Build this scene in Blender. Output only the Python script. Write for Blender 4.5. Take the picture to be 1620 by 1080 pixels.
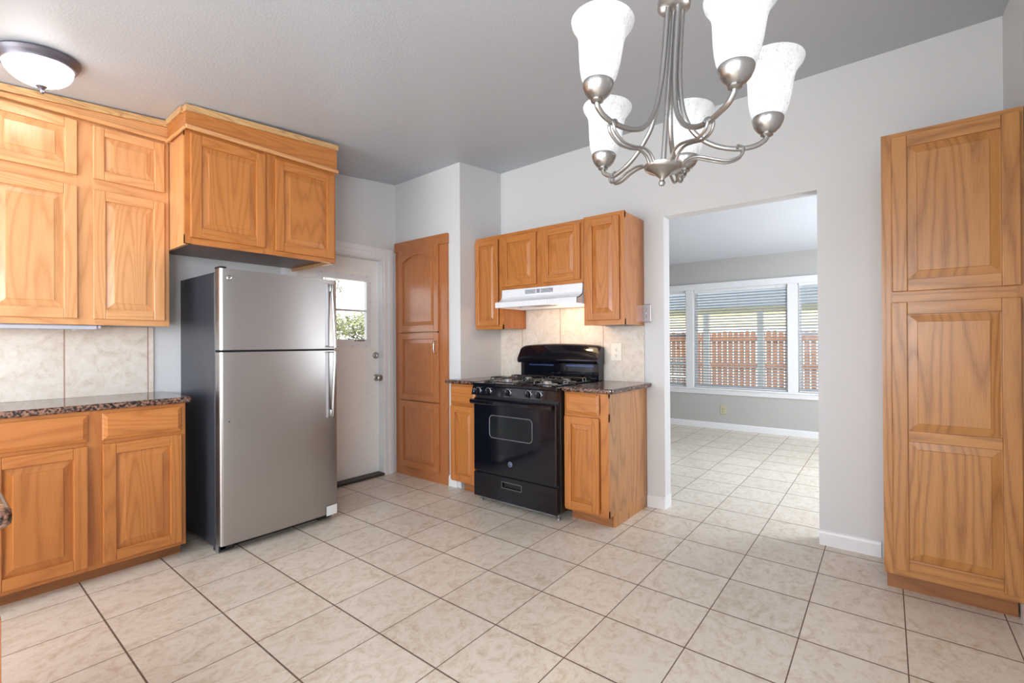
import bpy, bmesh, math, random
from mathutils import Vector, Matrix
random.seed(7)
for o in list(bpy.data.objects): bpy.data.objects.remove(o)
S = bpy.context.scene
COL = S.collection
PI = math.pi

# ---------------------------------------------------------------- camera
CAM_H = 1.1943
th, pitch, roll = 0.671578, -0.00308413, -0.00578561
fw = Vector((math.cos(th)*math.cos(pitch), math.sin(th)*math.cos(pitch), -math.sin(pitch)))
rt = Vector((math.sin(th), -math.cos(th), 0)); up = rt.cross(fw)
r2 = rt*math.cos(roll)+up*math.sin(roll); u2 = -rt*math.sin(roll)+up*math.cos(roll)
cd = bpy.data.cameras.new('camera'); cam = bpy.data.objects.new('camera', cd); COL.objects.link(cam)
cd.sensor_width = 36; cd.lens = 745.65*36/1620; cd.clip_start = .02; cd.clip_end = 200
cam.matrix_world = Matrix(((r2.x, u2.x, -fw.x, 0), (r2.y, u2.y, -fw.y, 0), (r2.z, u2.z, -fw.z, CAM_H), (0, 0, 0, 1)))
S.camera = cam

# ---------------------------------------------------------------- colour management, sky, sun, added daylight fill
S.view_settings.view_transform = 'Standard'; S.view_settings.look = 'None'
S.view_settings.gamma = 1; S.view_settings.use_curve_mapping = False
S.view_settings.exposure = 0.16
S.cycles.use_denoising = True
S.cycles.max_bounces = 10; S.cycles.diffuse_bounces = 5; S.cycles.glossy_bounces = 4
S.cycles.transmission_bounces = 6; S.cycles.transparent_max_bounces = 12
S.cycles.caustics_reflective = False; S.cycles.caustics_refractive = False
S.cycles.sample_clamp_indirect = 6
W = bpy.data.worlds.new('sky'); S.world = W; W.use_nodes = True
bg = W.node_tree.nodes['Background']; bg.inputs[0].default_value = (.86, .93, 1, 1); bg.inputs[1].default_value = 3.0

def light(name, kind, loc, energy, color=(1, 1, 1), size=None, size_y=None, rot=None, radius=None, portal=False):
    d = bpy.data.lights.new(name, kind); d.energy = energy; d.color = color
    o = bpy.data.objects.new(name, d); COL.objects.link(o); o.location = loc
    if kind == 'AREA':
        d.shape = 'RECTANGLE'; d.size = size; d.size_y = size_y or size
        if portal: d.cycles.is_portal = True
    if radius is not None: d.shadow_soft_size = radius
    if rot is not None: o.rotation_euler = rot
    return o
sun = light('sun', 'SUN', (0, 0, 20), 5.0, (1, .93, .82))
sun.rotation_euler = Vector((-.80, -.32, .95)).to_track_quat('Z', 'Y').to_euler(); sun.data.angle = .01
YR0 = -.455
# added daylight fill, out of view: invented rear and right windows, far room side
light('daylight_fill_rear', 'AREA', (-2.17, 2.05, 1.15), 92, (.86, .93, 1), 1.9, 2.5, (0, -PI/2, 0))
light('daylight_fill_right', 'AREA', (-1.15, YR0+.02, 1.45), 74, (.88, .94, 1), 1.4, 1.05, (PI/2, 0, 0))  # added fill to brighten the back door corner
light('daylight_fill_rear', 'AREA', (-2.17, .1, 1.4), 16, (.86, .93, 1), 1.2, .9, (0, -PI/2, 0))
light('daylight_fill_far_room', 'AREA', (5.1, -1.17, 1.25), 80, (.88, .94, 1), 2.0, 1.5, (PI/2, 0, 0))  # added fill for the far room; this wall has no window
DOME_EMIT, SHADE_EMIT = 10.5, .10

# ---------------------------------------------------------------- materials
def srgb(r, g, b, a=1):
    f = lambda c: ((c/255)/12.92 if c/255 <= .04045 else ((c/255+.055)/1.055)**2.4)
    return (f(r), f(g), f(b), a)
class NT:
    def __init__(s, name):
        s.m = bpy.data.materials.new(name); s.m.use_nodes = True; s.t = s.m.node_tree; s.n = s.t.nodes
        s.b = s.n['Principled BSDF']; s.out = s.n['Material Output']
    def node(s, kind, **kw):
        x = s.n.new('ShaderNode'+kind)
        for k, v in kw.items():
            if k in x.inputs.keys() if isinstance(k, str) else False: s.put(x.inputs[k], v)
            else: setattr(x, k, v)
        return x
    def put(s, sock, v):
        if isinstance(v, bpy.types.NodeSocket): s.t.links.new(v, sock)
        else: sock.default_value = v
    def math(s, op, a, b=0.0, c=None, clamp=False):
        x = s.n.new('ShaderNodeMath'); x.operation = op; x.use_clamp = clamp
        s.put(x.inputs[0], a); s.put(x.inputs[1], b)
        if c is not None: s.put(x.inputs[2], c)
        return x.outputs[0]
    def vmath(s, op, a, b=(0, 0, 0)):
        x = s.n.new('ShaderNodeVectorMath'); x.operation = op; s.put(x.inputs[0], a); s.put(x.inputs[1], b); return x.outputs[0]
    def noise(s, vec, scale, detail=2, rough=.5, dist=0):
        x = s.n.new('ShaderNodeTexNoise'); s.put(x.inputs['Vector'], vec); x.inputs['Scale'].default_value = scale
        x.inputs['Detail'].default_value = detail; x.inputs['Roughness'].default_value = rough; x.inputs['Distortion'].default_value = dist
        return x.outputs['Fac']
    def ramp(s, fac, stops, interp='LINEAR'):
        x = s.n.new('ShaderNodeValToRGB'); s.put(x.inputs[0], fac); e = x.color_ramp.elements; x.color_ramp.interpolation = interp
        while len(e) < len(stops): e.new(.5)
        for el, (p, c) in zip(e, stops):
            el.position = p; el.color = c if len(c) == 4 else (*c, 1)
        return x.outputs[0]
    def mix(s, fac, a, b):
        x = s.n.new('ShaderNodeMix'); x.data_type = 'RGBA'; s.put(x.inputs[0], fac); s.put(x.inputs[6], a); s.put(x.inputs[7], b); return x.outputs[2]
    def bump(s, h, strength=.2, dist=.002):
        x = s.n.new('ShaderNodeBump'); s.put(x.inputs['Height'], h); x.inputs['Strength'].default_value = strength; x.inputs['Distance'].default_value = dist
        s.t.links.new(x.outputs[0], s.b.inputs['Normal'])
    def pos(s): return s.n.new('ShaderNodeNewGeometry').outputs['Position']
    def uv(s): return s.n.new('ShaderNodeTexCoord').outputs['UV']
    def set(s, **kw):
        al = dict(color='Base Color', rough='Roughness', metal='Metallic', spec='Specular IOR Level', coat='Coat Weight', coat_rough='Coat Roughness', emit='Emission Color', emits='Emission Strength', trans='Transmission Weight', ior='IOR', aniso='Anisotropic')
        for k, v in kw.items(): s.put(s.b.inputs[al[k]], v)
        return s.m
def plain(name, col, rough=.5, **kw):
    n = NT(name); p = n.noise(n.pos(), 30, 3)
    c = n.mix(p, tuple(x*.94 for x in col[:3])+(1,), tuple(min(1, x*1.05) for x in col[:3])+(1,))
    return n.set(color=c, rough=rough, **kw)

def oak(name, light_c, dark_c, rough=.3, contrast=1.0, scale=1.0):
    n = NT(name); uv = n.uv()
    vm = n.vmath('MULTIPLY', uv, (5.5*scale, .55*scale, 1))
    f = n.noise(vm, 1.0, 1.2, .4, .15)
    f = n.math('MULTIPLY', f, 36)
    wob = n.noise(n.vmath('MULTIPLY', uv, (60, 5, 1)), 1, 2)
    f = n.math('ADD', f, n.math('MULTIPLY', wob, .9))
    g = n.math('PINGPONG', f, 1.0)
    g = n.math('POWER', g, 2.4)
    pores = n.noise(n.vmath('MULTIPLY', uv, (420, 9, 1)), 1, 3, .6)
    pores = n.ramp(pores, [(.45, (0, 0, 0)), (.72, (1, 1, 1))])
    tone = n.noise(n.vmath('MULTIPLY', uv, (2.2, .5, 1)), 1, 2)
    base = n.mix(tone, light_c, tuple((a*.6+b*.4) for a, b in zip(light_c, dark_c)))
    k = n.math('ADD', n.math('MULTIPLY', g, .45*contrast), n.math('MULTIPLY', pores, .30*contrast), clamp=True)
    c = n.mix(k, base, dark_c)
    n.bump(n.math('SUBTRACT', 1, k), .12, .0006)
    return n.set(color=c, rough=rough, coat=.25, coat_rough=.18)
OAK_HI = oak('oak_lit_tone', srgb(220, 166, 114), srgb(176, 110, 58), .32)  # same oak as the base units, its brighter lighting put into the colour
OAK_CAB = oak('oak_shaded_tone', srgb(200, 130, 66), srgb(146, 78, 30), .32)  # same oak as the uppers, its dimmer lighting put into the colour
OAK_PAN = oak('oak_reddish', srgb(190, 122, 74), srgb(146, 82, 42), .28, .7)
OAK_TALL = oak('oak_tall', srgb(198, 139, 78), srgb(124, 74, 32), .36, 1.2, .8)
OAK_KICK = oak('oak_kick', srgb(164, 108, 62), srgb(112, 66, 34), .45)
OAK_DARK = oak('oak_dark_underside', srgb(120, 72, 44), srgb(76, 42, 26), .5)  # darker brown oak for the cabinet undersides

def wall_mat(name, col, bs=.25, scale=260, rough=.6):
    n = NT(name); p = n.pos()
    h = n.noise(p, scale, 2, .5)
    big = n.noise(p, 1.3, 2)
    c = n.mix(big, tuple(x*.975 for x in col[:3])+(1,), col)
    n.bump(h, bs, .0015); return n.set(color=c, rough=rough, spec=.3)
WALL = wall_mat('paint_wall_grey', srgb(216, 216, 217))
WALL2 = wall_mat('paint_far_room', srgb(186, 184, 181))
def ceil_mat(name, col):
    n = NT(name); p = n.pos()
    v = n.ramp(n.noise(p, 105, 3, .55), [(.42, (0, 0, 0)), (.62, (1, 1, 1))])
    n.bump(v, .2, .0015); return n.set(color=col, rough=.42, spec=.4)
CEIL = ceil_mat('paint_ceiling_texture', srgb(186, 191, 199))
CEIL2 = ceil_mat('paint_far_ceiling', srgb(218, 222, 230))
WHITE = plain('white_trim_paint', srgb(232, 232, 234), .32)
DOORW = plain('white_door_paint', srgb(240, 238, 235), .4)

TX0, TY0, TS = 1.5207, 1.6459, .34
def floor_mat():
    n = NT('ceramic_floor_tile'); p = n.pos()
    sep = n.node('SeparateXYZ'); n.put(sep.inputs[0], p)
    cells = []; masks = []
    for ax, o0, hw in ((0, TX0, .0040), (1, TY0, .0026)):
        q = n.math('DIVIDE', n.math('SUBTRACT', sep.outputs[ax], o0), TS)
        cells.append(n.math('FLOOR', q)); fr = n.math('FRACT', q)
        fr = n.math('FRACT', n.math('ADD', fr, 1.0))
        d = n.math('MULTIPLY', n.math('MINIMUM', fr, n.math('SUBTRACT', 1, fr)), TS)
        masks.append(n.math('SMOOTH_MIN', n.math('DIVIDE', d, hw), 1.0, 0.0))
    gm = n.math('MINIMUM', masks[0], masks[1]); gm = n.math('POWER', gm, 4, clamp=True)
    cv = n.node('CombineXYZ'); n.put(cv.inputs[0], cells[0]); n.put(cv.inputs[1], cells[1])
    wn = n.node('TexWhiteNoise'); wn.noise_dimensions = '3D'; n.put(wn.inputs['Vector'], cv.outputs[0])
    off = n.vmath('MULTIPLY', wn.outputs['Color'], (40, 40, 40))
    pv = n.vmath('ADD', n.vmath('MULTIPLY', p, (1.0, 1.25, 1)), off)
    a = n.noise(pv, 9, 8, .66, 1.8); b = n.noise(pv, 38, 6, .75, 1.2)
    t = n.math('ADD', n.math('MULTIPLY', a, .6), n.math('MULTIPLY', b, .4))
    c = n.ramp(t, [(.33, srgb(192, 174, 150)), (.44, srgb(214, 200, 181)), (.52, srgb(226, 216, 201)), (.7, srgb(233, 225, 213))])
    tv = n.math('ADD', .95, n.math('MULTIPLY', wn.outputs['Value'], .08))
    c = n.vmath('MULTIPLY', c, tv)
    grout = n.ramp(n.noise(p, 60, 3), [(.3, srgb(86, 66, 54)), (.7, srgb(124, 100, 84))])
    c = n.mix(gm, grout, c)
    r = n.math('ADD', n.math('MULTIPLY', n.math('SUBTRACT', 1, gm), .5), n.math('ADD', .24, n.math('MULTIPLY', n.noise(p, 9, 3), .14)))
    hgt = n.math('ADD', gm, n.math('MULTIPLY', b, .12)); n.bump(hgt, .35, .002)
    return n.set(color=c, rough=r, spec=.5)
FLOOR = floor_mat()
def splash_mat(axis, off, pitch_):
    n = NT('backsplash_tile'); p = n.pos(); sep = n.node('SeparateXYZ'); n.put(sep.inputs[0], p)
    q = n.math('DIVIDE', n.math('SUBTRACT', sep.outputs[axis], off), pitch_)
    fr = n.math('FRACT', q); d = n.math('MULTIPLY', n.math('MINIMUM', fr, n.math('SUBTRACT', 1, fr)), pitch_)
    gm = n.math('POWER', n.math('DIVIDE', d, .0035, clamp=True), 4, clamp=True)
    cell = n.math('FLOOR', q); cv = n.node('CombineXYZ'); n.put(cv.inputs[0], n.math('MULTIPLY', cell, 5.3)); n.put(cv.inputs[1], n.math('MULTIPLY', cell, 3.1))
    pv = n.vmath('ADD', p, cv.outputs[0])
    t = n.math('ADD', n.math('MULTIPLY', n.noise(pv, 9, 8, .65, 1.6), .6), n.math('MULTIPLY', n.noise(pv, 34, 6, .7, 1.0), .4))
    c = n.ramp(t, [(.33, srgb(200, 184, 166)), (.45, srgb(216, 204, 190)), (.55, srgb(224, 215, 204)), (.7, srgb(232, 225, 216))])
    c = n.mix(gm, srgb(168, 128, 108), c); n.bump(gm, .3, .0015)
    return n.set(color=c, rough=.36)
def granite():
    n = NT('brown_granite'); p = n.pos()
    v = n.node('TexVoronoi'); n.put(v.inputs['Vector'], n.vmath('ADD', p, n.vmath('MULTIPLY', n.node('TexNoise', Scale=60.0).outputs['Color'], (.012, .012, .012)))); v.inputs['Scale'].default_value = 120
    sx = n.node('SeparateColor'); n.put(sx.inputs[0], v.outputs['Color'])
    t = n.math('ADD', n.math('MULTIPLY', sx.outputs[0], .55), n.math('MULTIPLY', n.noise(p, 48, 5, .6), .6))
    c = n.ramp(t, [(.40, srgb(22, 20, 22)), (.52, srgb(54, 40, 37)), (.60, srgb(112, 78, 64)), (.72, srgb(152, 112, 92)), (.86, srgb(92, 74, 70))])
    return n.set(color=c, rough=.07, spec=.6)
GRAN = granite()
def steel(name, col, rough, sx, sy, aniso=.4, bumpy=.05):
    n = NT(name); p = n.pos()
    s1 = n.noise(n.vmath('MULTIPLY', p, (sx, sx, sy)), 1, 3, .6); big = n.noise(p, 3.5, 2)
    r = n.math('ADD', n.math('MULTIPLY', s1, .1), n.math('ADD', rough-.05, n.math('MULTIPLY', big, .08)))
    c = n.mix(s1, tuple(x*.93 for x in col[:3])+(1,), col)
    n.bump(s1, bumpy, .0003)
    return n.set(color=c, rough=r, metal=1.0)
STEEL = steel('brushed_stainless', srgb(182, 180, 179), .30, 8, 500)
NICKEL = steel('brushed_nickel', srgb(176, 174, 172), .26, 200, 200)
CHROME = steel('polished_chrome', srgb(215, 215, 218), .12, 20, 20, 0, 0)
PLATE = steel('stainless_plate', srgb(176, 176, 180), .28, 300, 10)
FR_SIDE = plain('fridge_dark_side', srgb(52, 54, 62), .34)
BLACKP = plain('black_plastic', srgb(20, 20, 22), .45)
n_ = NT('black_enamel'); BLACK = n_.set(color=n_.mix(n_.noise(n_.pos(), 40, 2), (.003, .0035, .007, 1), (.005, .006, .012, 1)), rough=.08, spec=.45, coat=.15, coat_rough=.03)  # slight blue in the black stands in for reflected sky
n_ = NT('black_enamel_side'); BLACKS = n_.set(color=n_.mix(n_.noise(n_.pos(), 40, 2), (.010, .009, .009, 1), (.018, .014, .013, 1)), rough=.3)
n_ = NT('cast_grate'); GRATE = n_.set(color=n_.mix(n_.noise(n_.pos(), 90, 2), (.012, .012, .014, 1), (.03, .03, .033, 1)), rough=.2, spec=.8)
n_ = NT('oven_window_glass'); OVGL = n_.set(color=n_.mix(n_.noise(n_.pos(), 10, 2), (.008, .01, .012, 1), (.016, .02, .022, 1)), rough=.04, spec=.35)
GREYM = plain('grey_metal', srgb(150, 150, 154), .35, metal=.7)
ALUM = plain('aluminium_burner', srgb(170, 170, 172), .4, metal=.6)
BLUE = plain('badge_blue_grey', srgb(70, 84, 130), .25, metal=.5)
SILVER = plain('badge_silver', srgb(196, 200, 216), .25, metal=.6)
HOODW = plain('hood_white_enamel', srgb(232, 233, 238), .25)
VENTG = plain('vent_grey', srgb(120, 122, 128), .5)
IVORY = plain('ivory_plastic', srgb(236, 232, 220), .35)
BEIGE = plain('beige_plastic', srgb(196, 188, 160), .45)
SLOT = plain('slot_dark', srgb(52, 46, 38), .6)
TAPE = plain('white_tape', srgb(232, 232, 236), .5)
UCL = plain('white_fixture', srgb(186, 188, 198), .4)
RING = plain('bronze_grey_ring', srgb(112, 108, 118), .32, metal=.6)
THRESH = plain('dark_threshold', srgb(66, 62, 58), .5, metal=.3)

CORD = plain('blind_cord', srgb(190, 188, 180), .6)
TASSEL = plain('tassel_wood', srgb(112, 84, 56), .5)
PLY = oak('crown_edge_ply', srgb(218, 178, 124), srgb(150, 98, 52), .7, 1.3, 3)
n_ = NT('window_glass'); lp = None
gt = n_.node('BsdfTransparent'); gg = n_.node('BsdfGlossy'); gg.inputs['Roughness'].default_value = .02
fr = n_.node('Fresnel'); fr.inputs[0].default_value = 1.3
ms = n_.node('MixShader'); n_.put(ms.inputs[0], n_.math('MULTIPLY', fr.outputs[0], n_.math('ADD', .5, n_.math('MULTIPLY', n_.noise(n_.pos(), 2, 1), .2)))); n_.put(ms.inputs[1], gt.outputs[0]); n_.put(ms.inputs[2], gg.outputs[0])
n_.put(n_.out.inputs[0], ms.outputs[0]); GLASS = n_.m
def shade_mat():
    n = NT('alabaster_glass'); p = n.node('TexCoord').outputs['Object']
    v = n.noise(n.vmath('MULTIPLY', p, (1, 1, .5)), 55, 6, .7, 2.2)
    v2 = n.noise(n.vmath('MULTIPLY', p, (1, 1, .35)), 90, 5, .8, 1.0)
    vein = n.math('MULTIPLY', n.ramp(v, [(.46, (0, 0, 0)), (.5, (1, 1, 1)), (.54, (0, 0, 0))]), n.ramp(v2, [(.45, (0, 0, 0)), (.65, (1, 1, 1))]))
    c = n.mix(n.math('MULTIPLY', vein, .95), (.93, .94, .95, 1), (.30, .32, .35, 1))
    d = n.node('BsdfDiffuse'); n.put(d.inputs[0], c)
    t = n.node('BsdfTranslucent'); n.put(t.inputs[0], n.vmath('MULTIPLY', c, (.60, .60, .60)))
    m1 = n.node('MixShader'); m1.inputs[0].default_value = .5; n.put(m1.inputs[1], d.outputs[0]); n.put(m1.inputs[2], t.outputs[0])
    e = n.node('Emission'); n.put(e.inputs[0], c); e.inputs[1].default_value = SHADE_EMIT
    a = n.node('AddShader'); n.put(a.inputs[0], m1.outputs[0]); n.put(a.inputs[1], e.outputs[0])
    n.put(n.out.inputs[0], a.outputs[0]); return n.m
SHADE = shade_mat()
n_ = NT('lit_dome_glass'); DOME = n_.set(color=(.9, .9, .9, 1), rough=.3, emit=n_.mix(n_.noise(n_.pos(), 20, 2), (1, .96, .93, 1), (1, .98, .96, 1)), emits=DOME_EMIT)
n_ = NT('lit_bulb'); BULB = n_.set(color=n_.mix(n_.noise(n_.pos(), 20, 2), (1, 1, 1, 1), (.95, .95, .95, 1)), emit=(1, .97, .94, 1), emits=4.5)
n_ = NT('lit_hood_lens'); HLENS = n_.set(color=n_.mix(n_.noise(n_.pos(), 20, 2), (1, 1, 1, 1), (.95, .95, .95, 1)), emit=(1, .72, .42, 1), emits=5)
# outdoors
n_ = NT('grass_ground'); n_.bump(n_.noise(n_.pos(), 30, 5), .5, .02)
GRASS = n_.set(color=n_.ramp(n_.noise(n_.pos(), 4, 6), [(.35, srgb(120, 124, 82)), (.65, srgb(170, 160, 120))]), rough=.9)
n_ = NT('concrete_patio'); CONC = n_.set(color=n_.ramp(n_.noise(n_.pos(), 9, 6), [(.3, srgb(176, 172, 164)), (.7, srgb(206, 202, 194))]), rough=.85)
n_ = NT('cedar_fence'); q_ = n_.noise(n_.vmath('MULTIPLY', n_.pos(), (30, 30, 2.5)), 1, 4, .6)
CEDAR = n_.set(color=n_.ramp(q_, [(.3, srgb(120, 72, 44)), (.55, srgb(152, 98, 64)), (.75, srgb(170, 118, 80))]), rough=.8)
PATIO_W = plain('patio_white', srgb(226, 228, 224), .6)
def thin(name, col, k):
    n = NT(name); c = n.mix(n.noise(n.pos(), 14, 2), tuple(x*.95 for x in col[:3])+(1,), col)
    d = n.node('BsdfDiffuse'); t = n.node('BsdfTranslucent'); n.put(d.inputs[0], c); n.put(t.inputs[0], c)
    m = n.node('MixShader'); m.inputs[0].default_value = k; n.put(m.inputs[1], d.outputs[0]); n.put(m.inputs[2], t.outputs[0]); n.put(n.out.inputs[0], m.outputs[0]); return n.m
PATIO_B = thin('patio_blue_grey_panel', srgb(200, 207, 214), .56)
SLAT = thin('blind_slat', srgb(220, 223, 226), .35)
ROOF_B = plain('roof_blue_grey', srgb(150, 160, 172), .8)
PATIO_C = plain('patio_cream', srgb(214, 208, 172), .7)
n_ = NT('olive_leaves'); LEAF = n_.set(color=n_.ramp(n_.noise(n_.pos(), 3, 4), [(.3, srgb(92, 98, 62)), (.7, srgb(140, 142, 98))]), rough=.7)
BARK = plain('bark', srgb(124, 108, 92), .9)

# ---------------------------------------------------------------- mesh builder
IDT = lambda a, b, c: (a, b, c)
def face_y(y0): return lambda a, h, o: (a, y0-o, h)          # cabinet face on the left wall, looking to -y
def face_x(x0): return lambda a, h, o: (x0-o, a, h)          # cabinet face on the stove wall, looking to -x (a = y)
class MB:
    def __init__(s, T=IDT): s.T = T; s.v = []; s.f = []; s.uv = []; s.sm = []
    def add(s, vs, fs, along=2, smooth=False, uvs=None):
        b = len(s.v); s.v += [s.T(*p) for p in vs]
        ra, rb = random.uniform(0, 40), random.uniform(0, 40)
        o = [i for i in range(3) if i != along]
        for f in fs:
            s.f.append([b+i for i in f]); s.sm.append(smooth)
            s.uv.append([(vs[i][o[0]]+vs[i][o[1]]+ra, vs[i][along]+rb) for i in f])
    def box(s, a0, a1, b0, b1, c0, c1, along=1, bev=0):
        a0, a1 = sorted((a0, a1)); b0, b1 = sorted((b0, b1)); c0, c1 = sorted((c0, c1))
        if bev <= 0:
            v = [(x, y, z) for x in (a0, a1) for y in (b0, b1) for z in (c0, c1)]
            s.add(v, [(0, 1, 3, 2), (4, 6, 7, 5), (0, 4, 5, 1), (2, 3, 7, 6), (0, 2, 6, 4), (1, 5, 7, 3)], along)
            return
        m = bmesh.new(); bmesh.ops.create_cube(m, size=1)
        for v in m.verts: v.co = ((a0+a1)/2+v.co.x*(a1-a0), (b0+b1)/2+v.co.y*(b1-b0), (c0+c1)/2+v.co.z*(c1-c0))
        bmesh.ops.bevel(m, geom=m.edges[:], offset=min(bev, (a1-a0)*.45, (b1-b0)*.45, (c1-c0)*.45), segments=2, affect='EDGES', profile=.5)
        s.bm(m, along)
    def bm(s, m, along=2, smooth=False):
        m.verts.index_update(); vs = [tuple(v.co) for v in m.verts]
        s.add(vs, [[v.index for v in f.verts] for f in m.faces], along, smooth); m.free()
    def loops(s, L, cap0=False, cap1=True, along=1, smooth=False, close=True):
        n = len(L[0]); vs = [p for l in L for p in l]; fs = []
        for i in range(len(L)-1):
            for j in range(n if close else n-1):
                k = (j+1) % n; fs.append((i*n+j, i*n+k, (i+1)*n+k, (i+1)*n+j))
        if cap0: fs.append(tuple(range(n))[::-1])
        if cap1: fs.append(tuple((len(L)-1)*n+j for j in range(n)))
        s.add(vs, fs, along, smooth)
    def lathe(s, prof, c=(0, 0, 0), axis=2, seg=32, cap0=True, cap1=True, smooth=True):
        L = []
        for r, z in prof:
            l = []
            for k in range(seg):
                t = 2*PI*k/seg; p = [0, 0, 0]; o = [i for i in range(3) if i != axis]
                p[o[0]] = r*math.cos(t); p[o[1]] = r*math.sin(t); p[axis] = z
                l.append(tuple(p[i]+c[i] for i in range(3)))
            L.append(l)
        s.loops(L, cap0, cap1, 2, smooth)
    def tube(s, pts, r, seg=10, smooth=True, sub=6, closed=False):
        P = [Vector(p) for p in pts]
        if sub > 1 and len(P) > 2:
            Q = []; n = len(P)
            rng = range(n) if closed else range(n-1)
            for i in rng:
                g = (lambda k: P[k % n]) if closed else (lambda k: P[max(0, min(n-1, k))])
                p0, p1, p2, p3 = g(i-1), g(i), g(i+1), g(i+2)
                for k in range(sub):
                    t = k/sub
                    Q.append(.5*((2*p1)+(-p0+p2)*t+(2*p0-5*p1+4*p2-p3)*t*t+(-p0+3*p1-3*p2+p3)*t**3))
            if not closed: Q.append(P[-1])
            P = Q
        n = len(P); L = []; N = None
        for i in range(n):
            if closed: d = P[(i+1) % n]-P[i-1]
            else: d = P[min(i+1, n-1)]-P[max(i-1, 0)]
            d.normalize()
            if N is None: N = d.orthogonal().normalized()
            N = (N-d*N.dot(d)).normalized(); B = d.cross(N)
            rr = r(i/(n-1)) if callable(r) else r
            L.append([tuple(P[i]+N*rr*math.cos(2*PI*k/seg)+B*rr*math.sin(2*PI*k/seg)) for k in range(seg)])
        if closed: L.append(L[0])
        s.loops(L, not closed, not closed, 2, smooth)
    def build(s, name, mat, parent=None, loc=None):
        me = bpy.data.meshes.new(name); o = bpy.data.objects.new(name, me); COL.objects.link(o)
        base = Vector((0, 0, 0))
        if parent is not None:
            o.parent = parent; base = WLOC[parent]; 
        elif loc is not None: base = Vector(loc); o.location = loc
        else:
            xs = [v[0] for v in s.v]; ys = [v[1] for v in s.v]; zs = [v[2] for v in s.v]
            base = Vector(((min(xs)+max(xs))/2, (min(ys)+max(ys))/2, min(zs))); o.location = base
        WLOC[o] = base
        me.from_pydata([tuple(Vector(v)-base) for v in s.v], [], s.f)
        ul = me.uv_layers.new(name='grain'); k = 0
        for poly, u in zip(me.polygons, s.uv):
            for li, c in zip(poly.loop_indices, u): ul.data[li].uv = c
        for poly, sm in zip(me.polygons, s.sm): poly.use_smooth = sm
        me.materials.append(mat); me.validate(); 
        b = bmesh.new(); b.from_mesh(me); bmesh.ops.recalc_face_normals(b, faces=b.faces); b.to_mesh(me); b.free()
        if any(s.sm): me.set_sharp_from_angle(angle=math.radians(45))
        me.update(); return o
WLOC = {}
def empty(name, loc, label, cat, group=None):
    o = bpy.data.objects.new(name, None); COL.objects.link(o); o.location = loc; o.empty_display_size = .05
    WLOC[o] = Vector(loc); return tag(o, label, cat, group)
def tag(o, label, cat, group=None):
    o['label'] = label; o['category'] = cat
    if group: o['group'] = group
    return o
def struct(o): o['kind'] = 'structure'; return o
def bx(name, mat, a0, a1, b0, b1, c0, c1, parent=None, along=2, bev=0):
    m = MB(); m.box(a0, a1, b0, b1, c0, c1, along, bev); return m.build(name, mat, parent)

# ---------------------------------------------------------------- room shell
def cz(x, y): return 2.425+.095*max(x, 0)+.014*(2.8-y)             # the kitchen ceiling rises a little towards the stove wall
XB, YL, YR, XR = 3.31, 3.60, -.455, -2.2
m = MB(); m.box(-2.4, 7.05, -1.4, 4.4, -.12, 0); struct(m.build('floor', FLOOR))
m = MB(); m.loops([[(x, y, cz(x, y)+dz) for x, dz in ((XR-.12, 0), (0, 0), (XB+.11, 0), (XB+.11, .12), (0, .12), (XR-.12, .12))] for y in (YR-.12, YL+.12)], True, True)
struct(m.build('ceiling', CEIL))
def wallx(name, mat, x0, x1, ys, top):                      # wall slab with rectangular openings: ys = list of (y0,y1,z0,z1) boxes
    m = MB()
    for (y0, y1, z0, z1) in ys:
        v = []
        for x in (x0, x1):
            for y in (y0, y1):
                for z in (z0, z1 if z1 is not None else None):
                    v.append((x, y, z if z is not None else top(x, y)))
        m.add(v, [(0, 1, 3, 2), (4, 6, 7, 5), (0, 4, 5, 1), (2, 3, 7, 6), (0, 2, 6, 4), (1, 5, 7, 3)])
    return struct(m.build(name, mat))
def wally(name, mat, y0, y1, xs, top):
    m = MB()
    for (x0, x1, z0, z1) in xs:
        v = []
        for x in (x0, x1):
            for y in (y0, y1):
                for z in (z0, z1): v.append((x, y, z if z is not None else top(x, y)))
        m.add(v, [(0, 1, 3, 2), (4, 6, 7, 5), (0, 4, 5, 1), (2, 3, 7, 6), (0, 2, 6, 4), (1, 5, 7, 3)])
    return struct(m.build(name, mat))
OPY0, OPY1, OPZ = .318, 1.243, 2.09
wallx('wall_back', WALL, XB, XB+.11, [(-1.32, OPY0, 0, None), (OPY1, 4.32, 0, None), (OPY0, OPY1, OPZ, None)], cz)
wallx('wall_pantry', WALL, 2.78, 2.92, [(2.752, YL, 0, None)], cz)
wally('wall_return', WALL, 2.752, 2.88, [(2.92, XB, 0, None)], cz)
DX0, DX1, DZ = 1.80, 2.652, 1.965
wally('wall_left', WALL, YL, YL+.12, [(XR-.12, DX0, 0, None), (DX1, 3.31, 0, None), (DX0, DX1, DZ, None)], cz)
wally('wall_right', WALL, YR-.12, YR, [(XR-.12, -1.9, 0, None), (-.4, 3.31, 0, None), (-1.9, -.4, 0, .88), (-1.9, -.4, 2.02, None)], cz)
m = MB(); t = .05
m.box(-1.9, -1.9+t, YR-.10, YR-.03, .88, 2.02); m.box(-.4-t, -.4, YR-.10, YR-.03, .88, 2.02); m.box(-1.9+t, -.4-t, YR-.10, YR-.03, .88, .88+t); m.box(-1.9+t, -.4-t, YR-.10, YR-.03, 2.02-t, 2.02); m.box(-1.175, -1.125, YR-.10, YR-.03, .93, 1.97)
struct(m.build('window_5', WHITE))  # frame of the unseen right-hand window added to let light in
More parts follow.
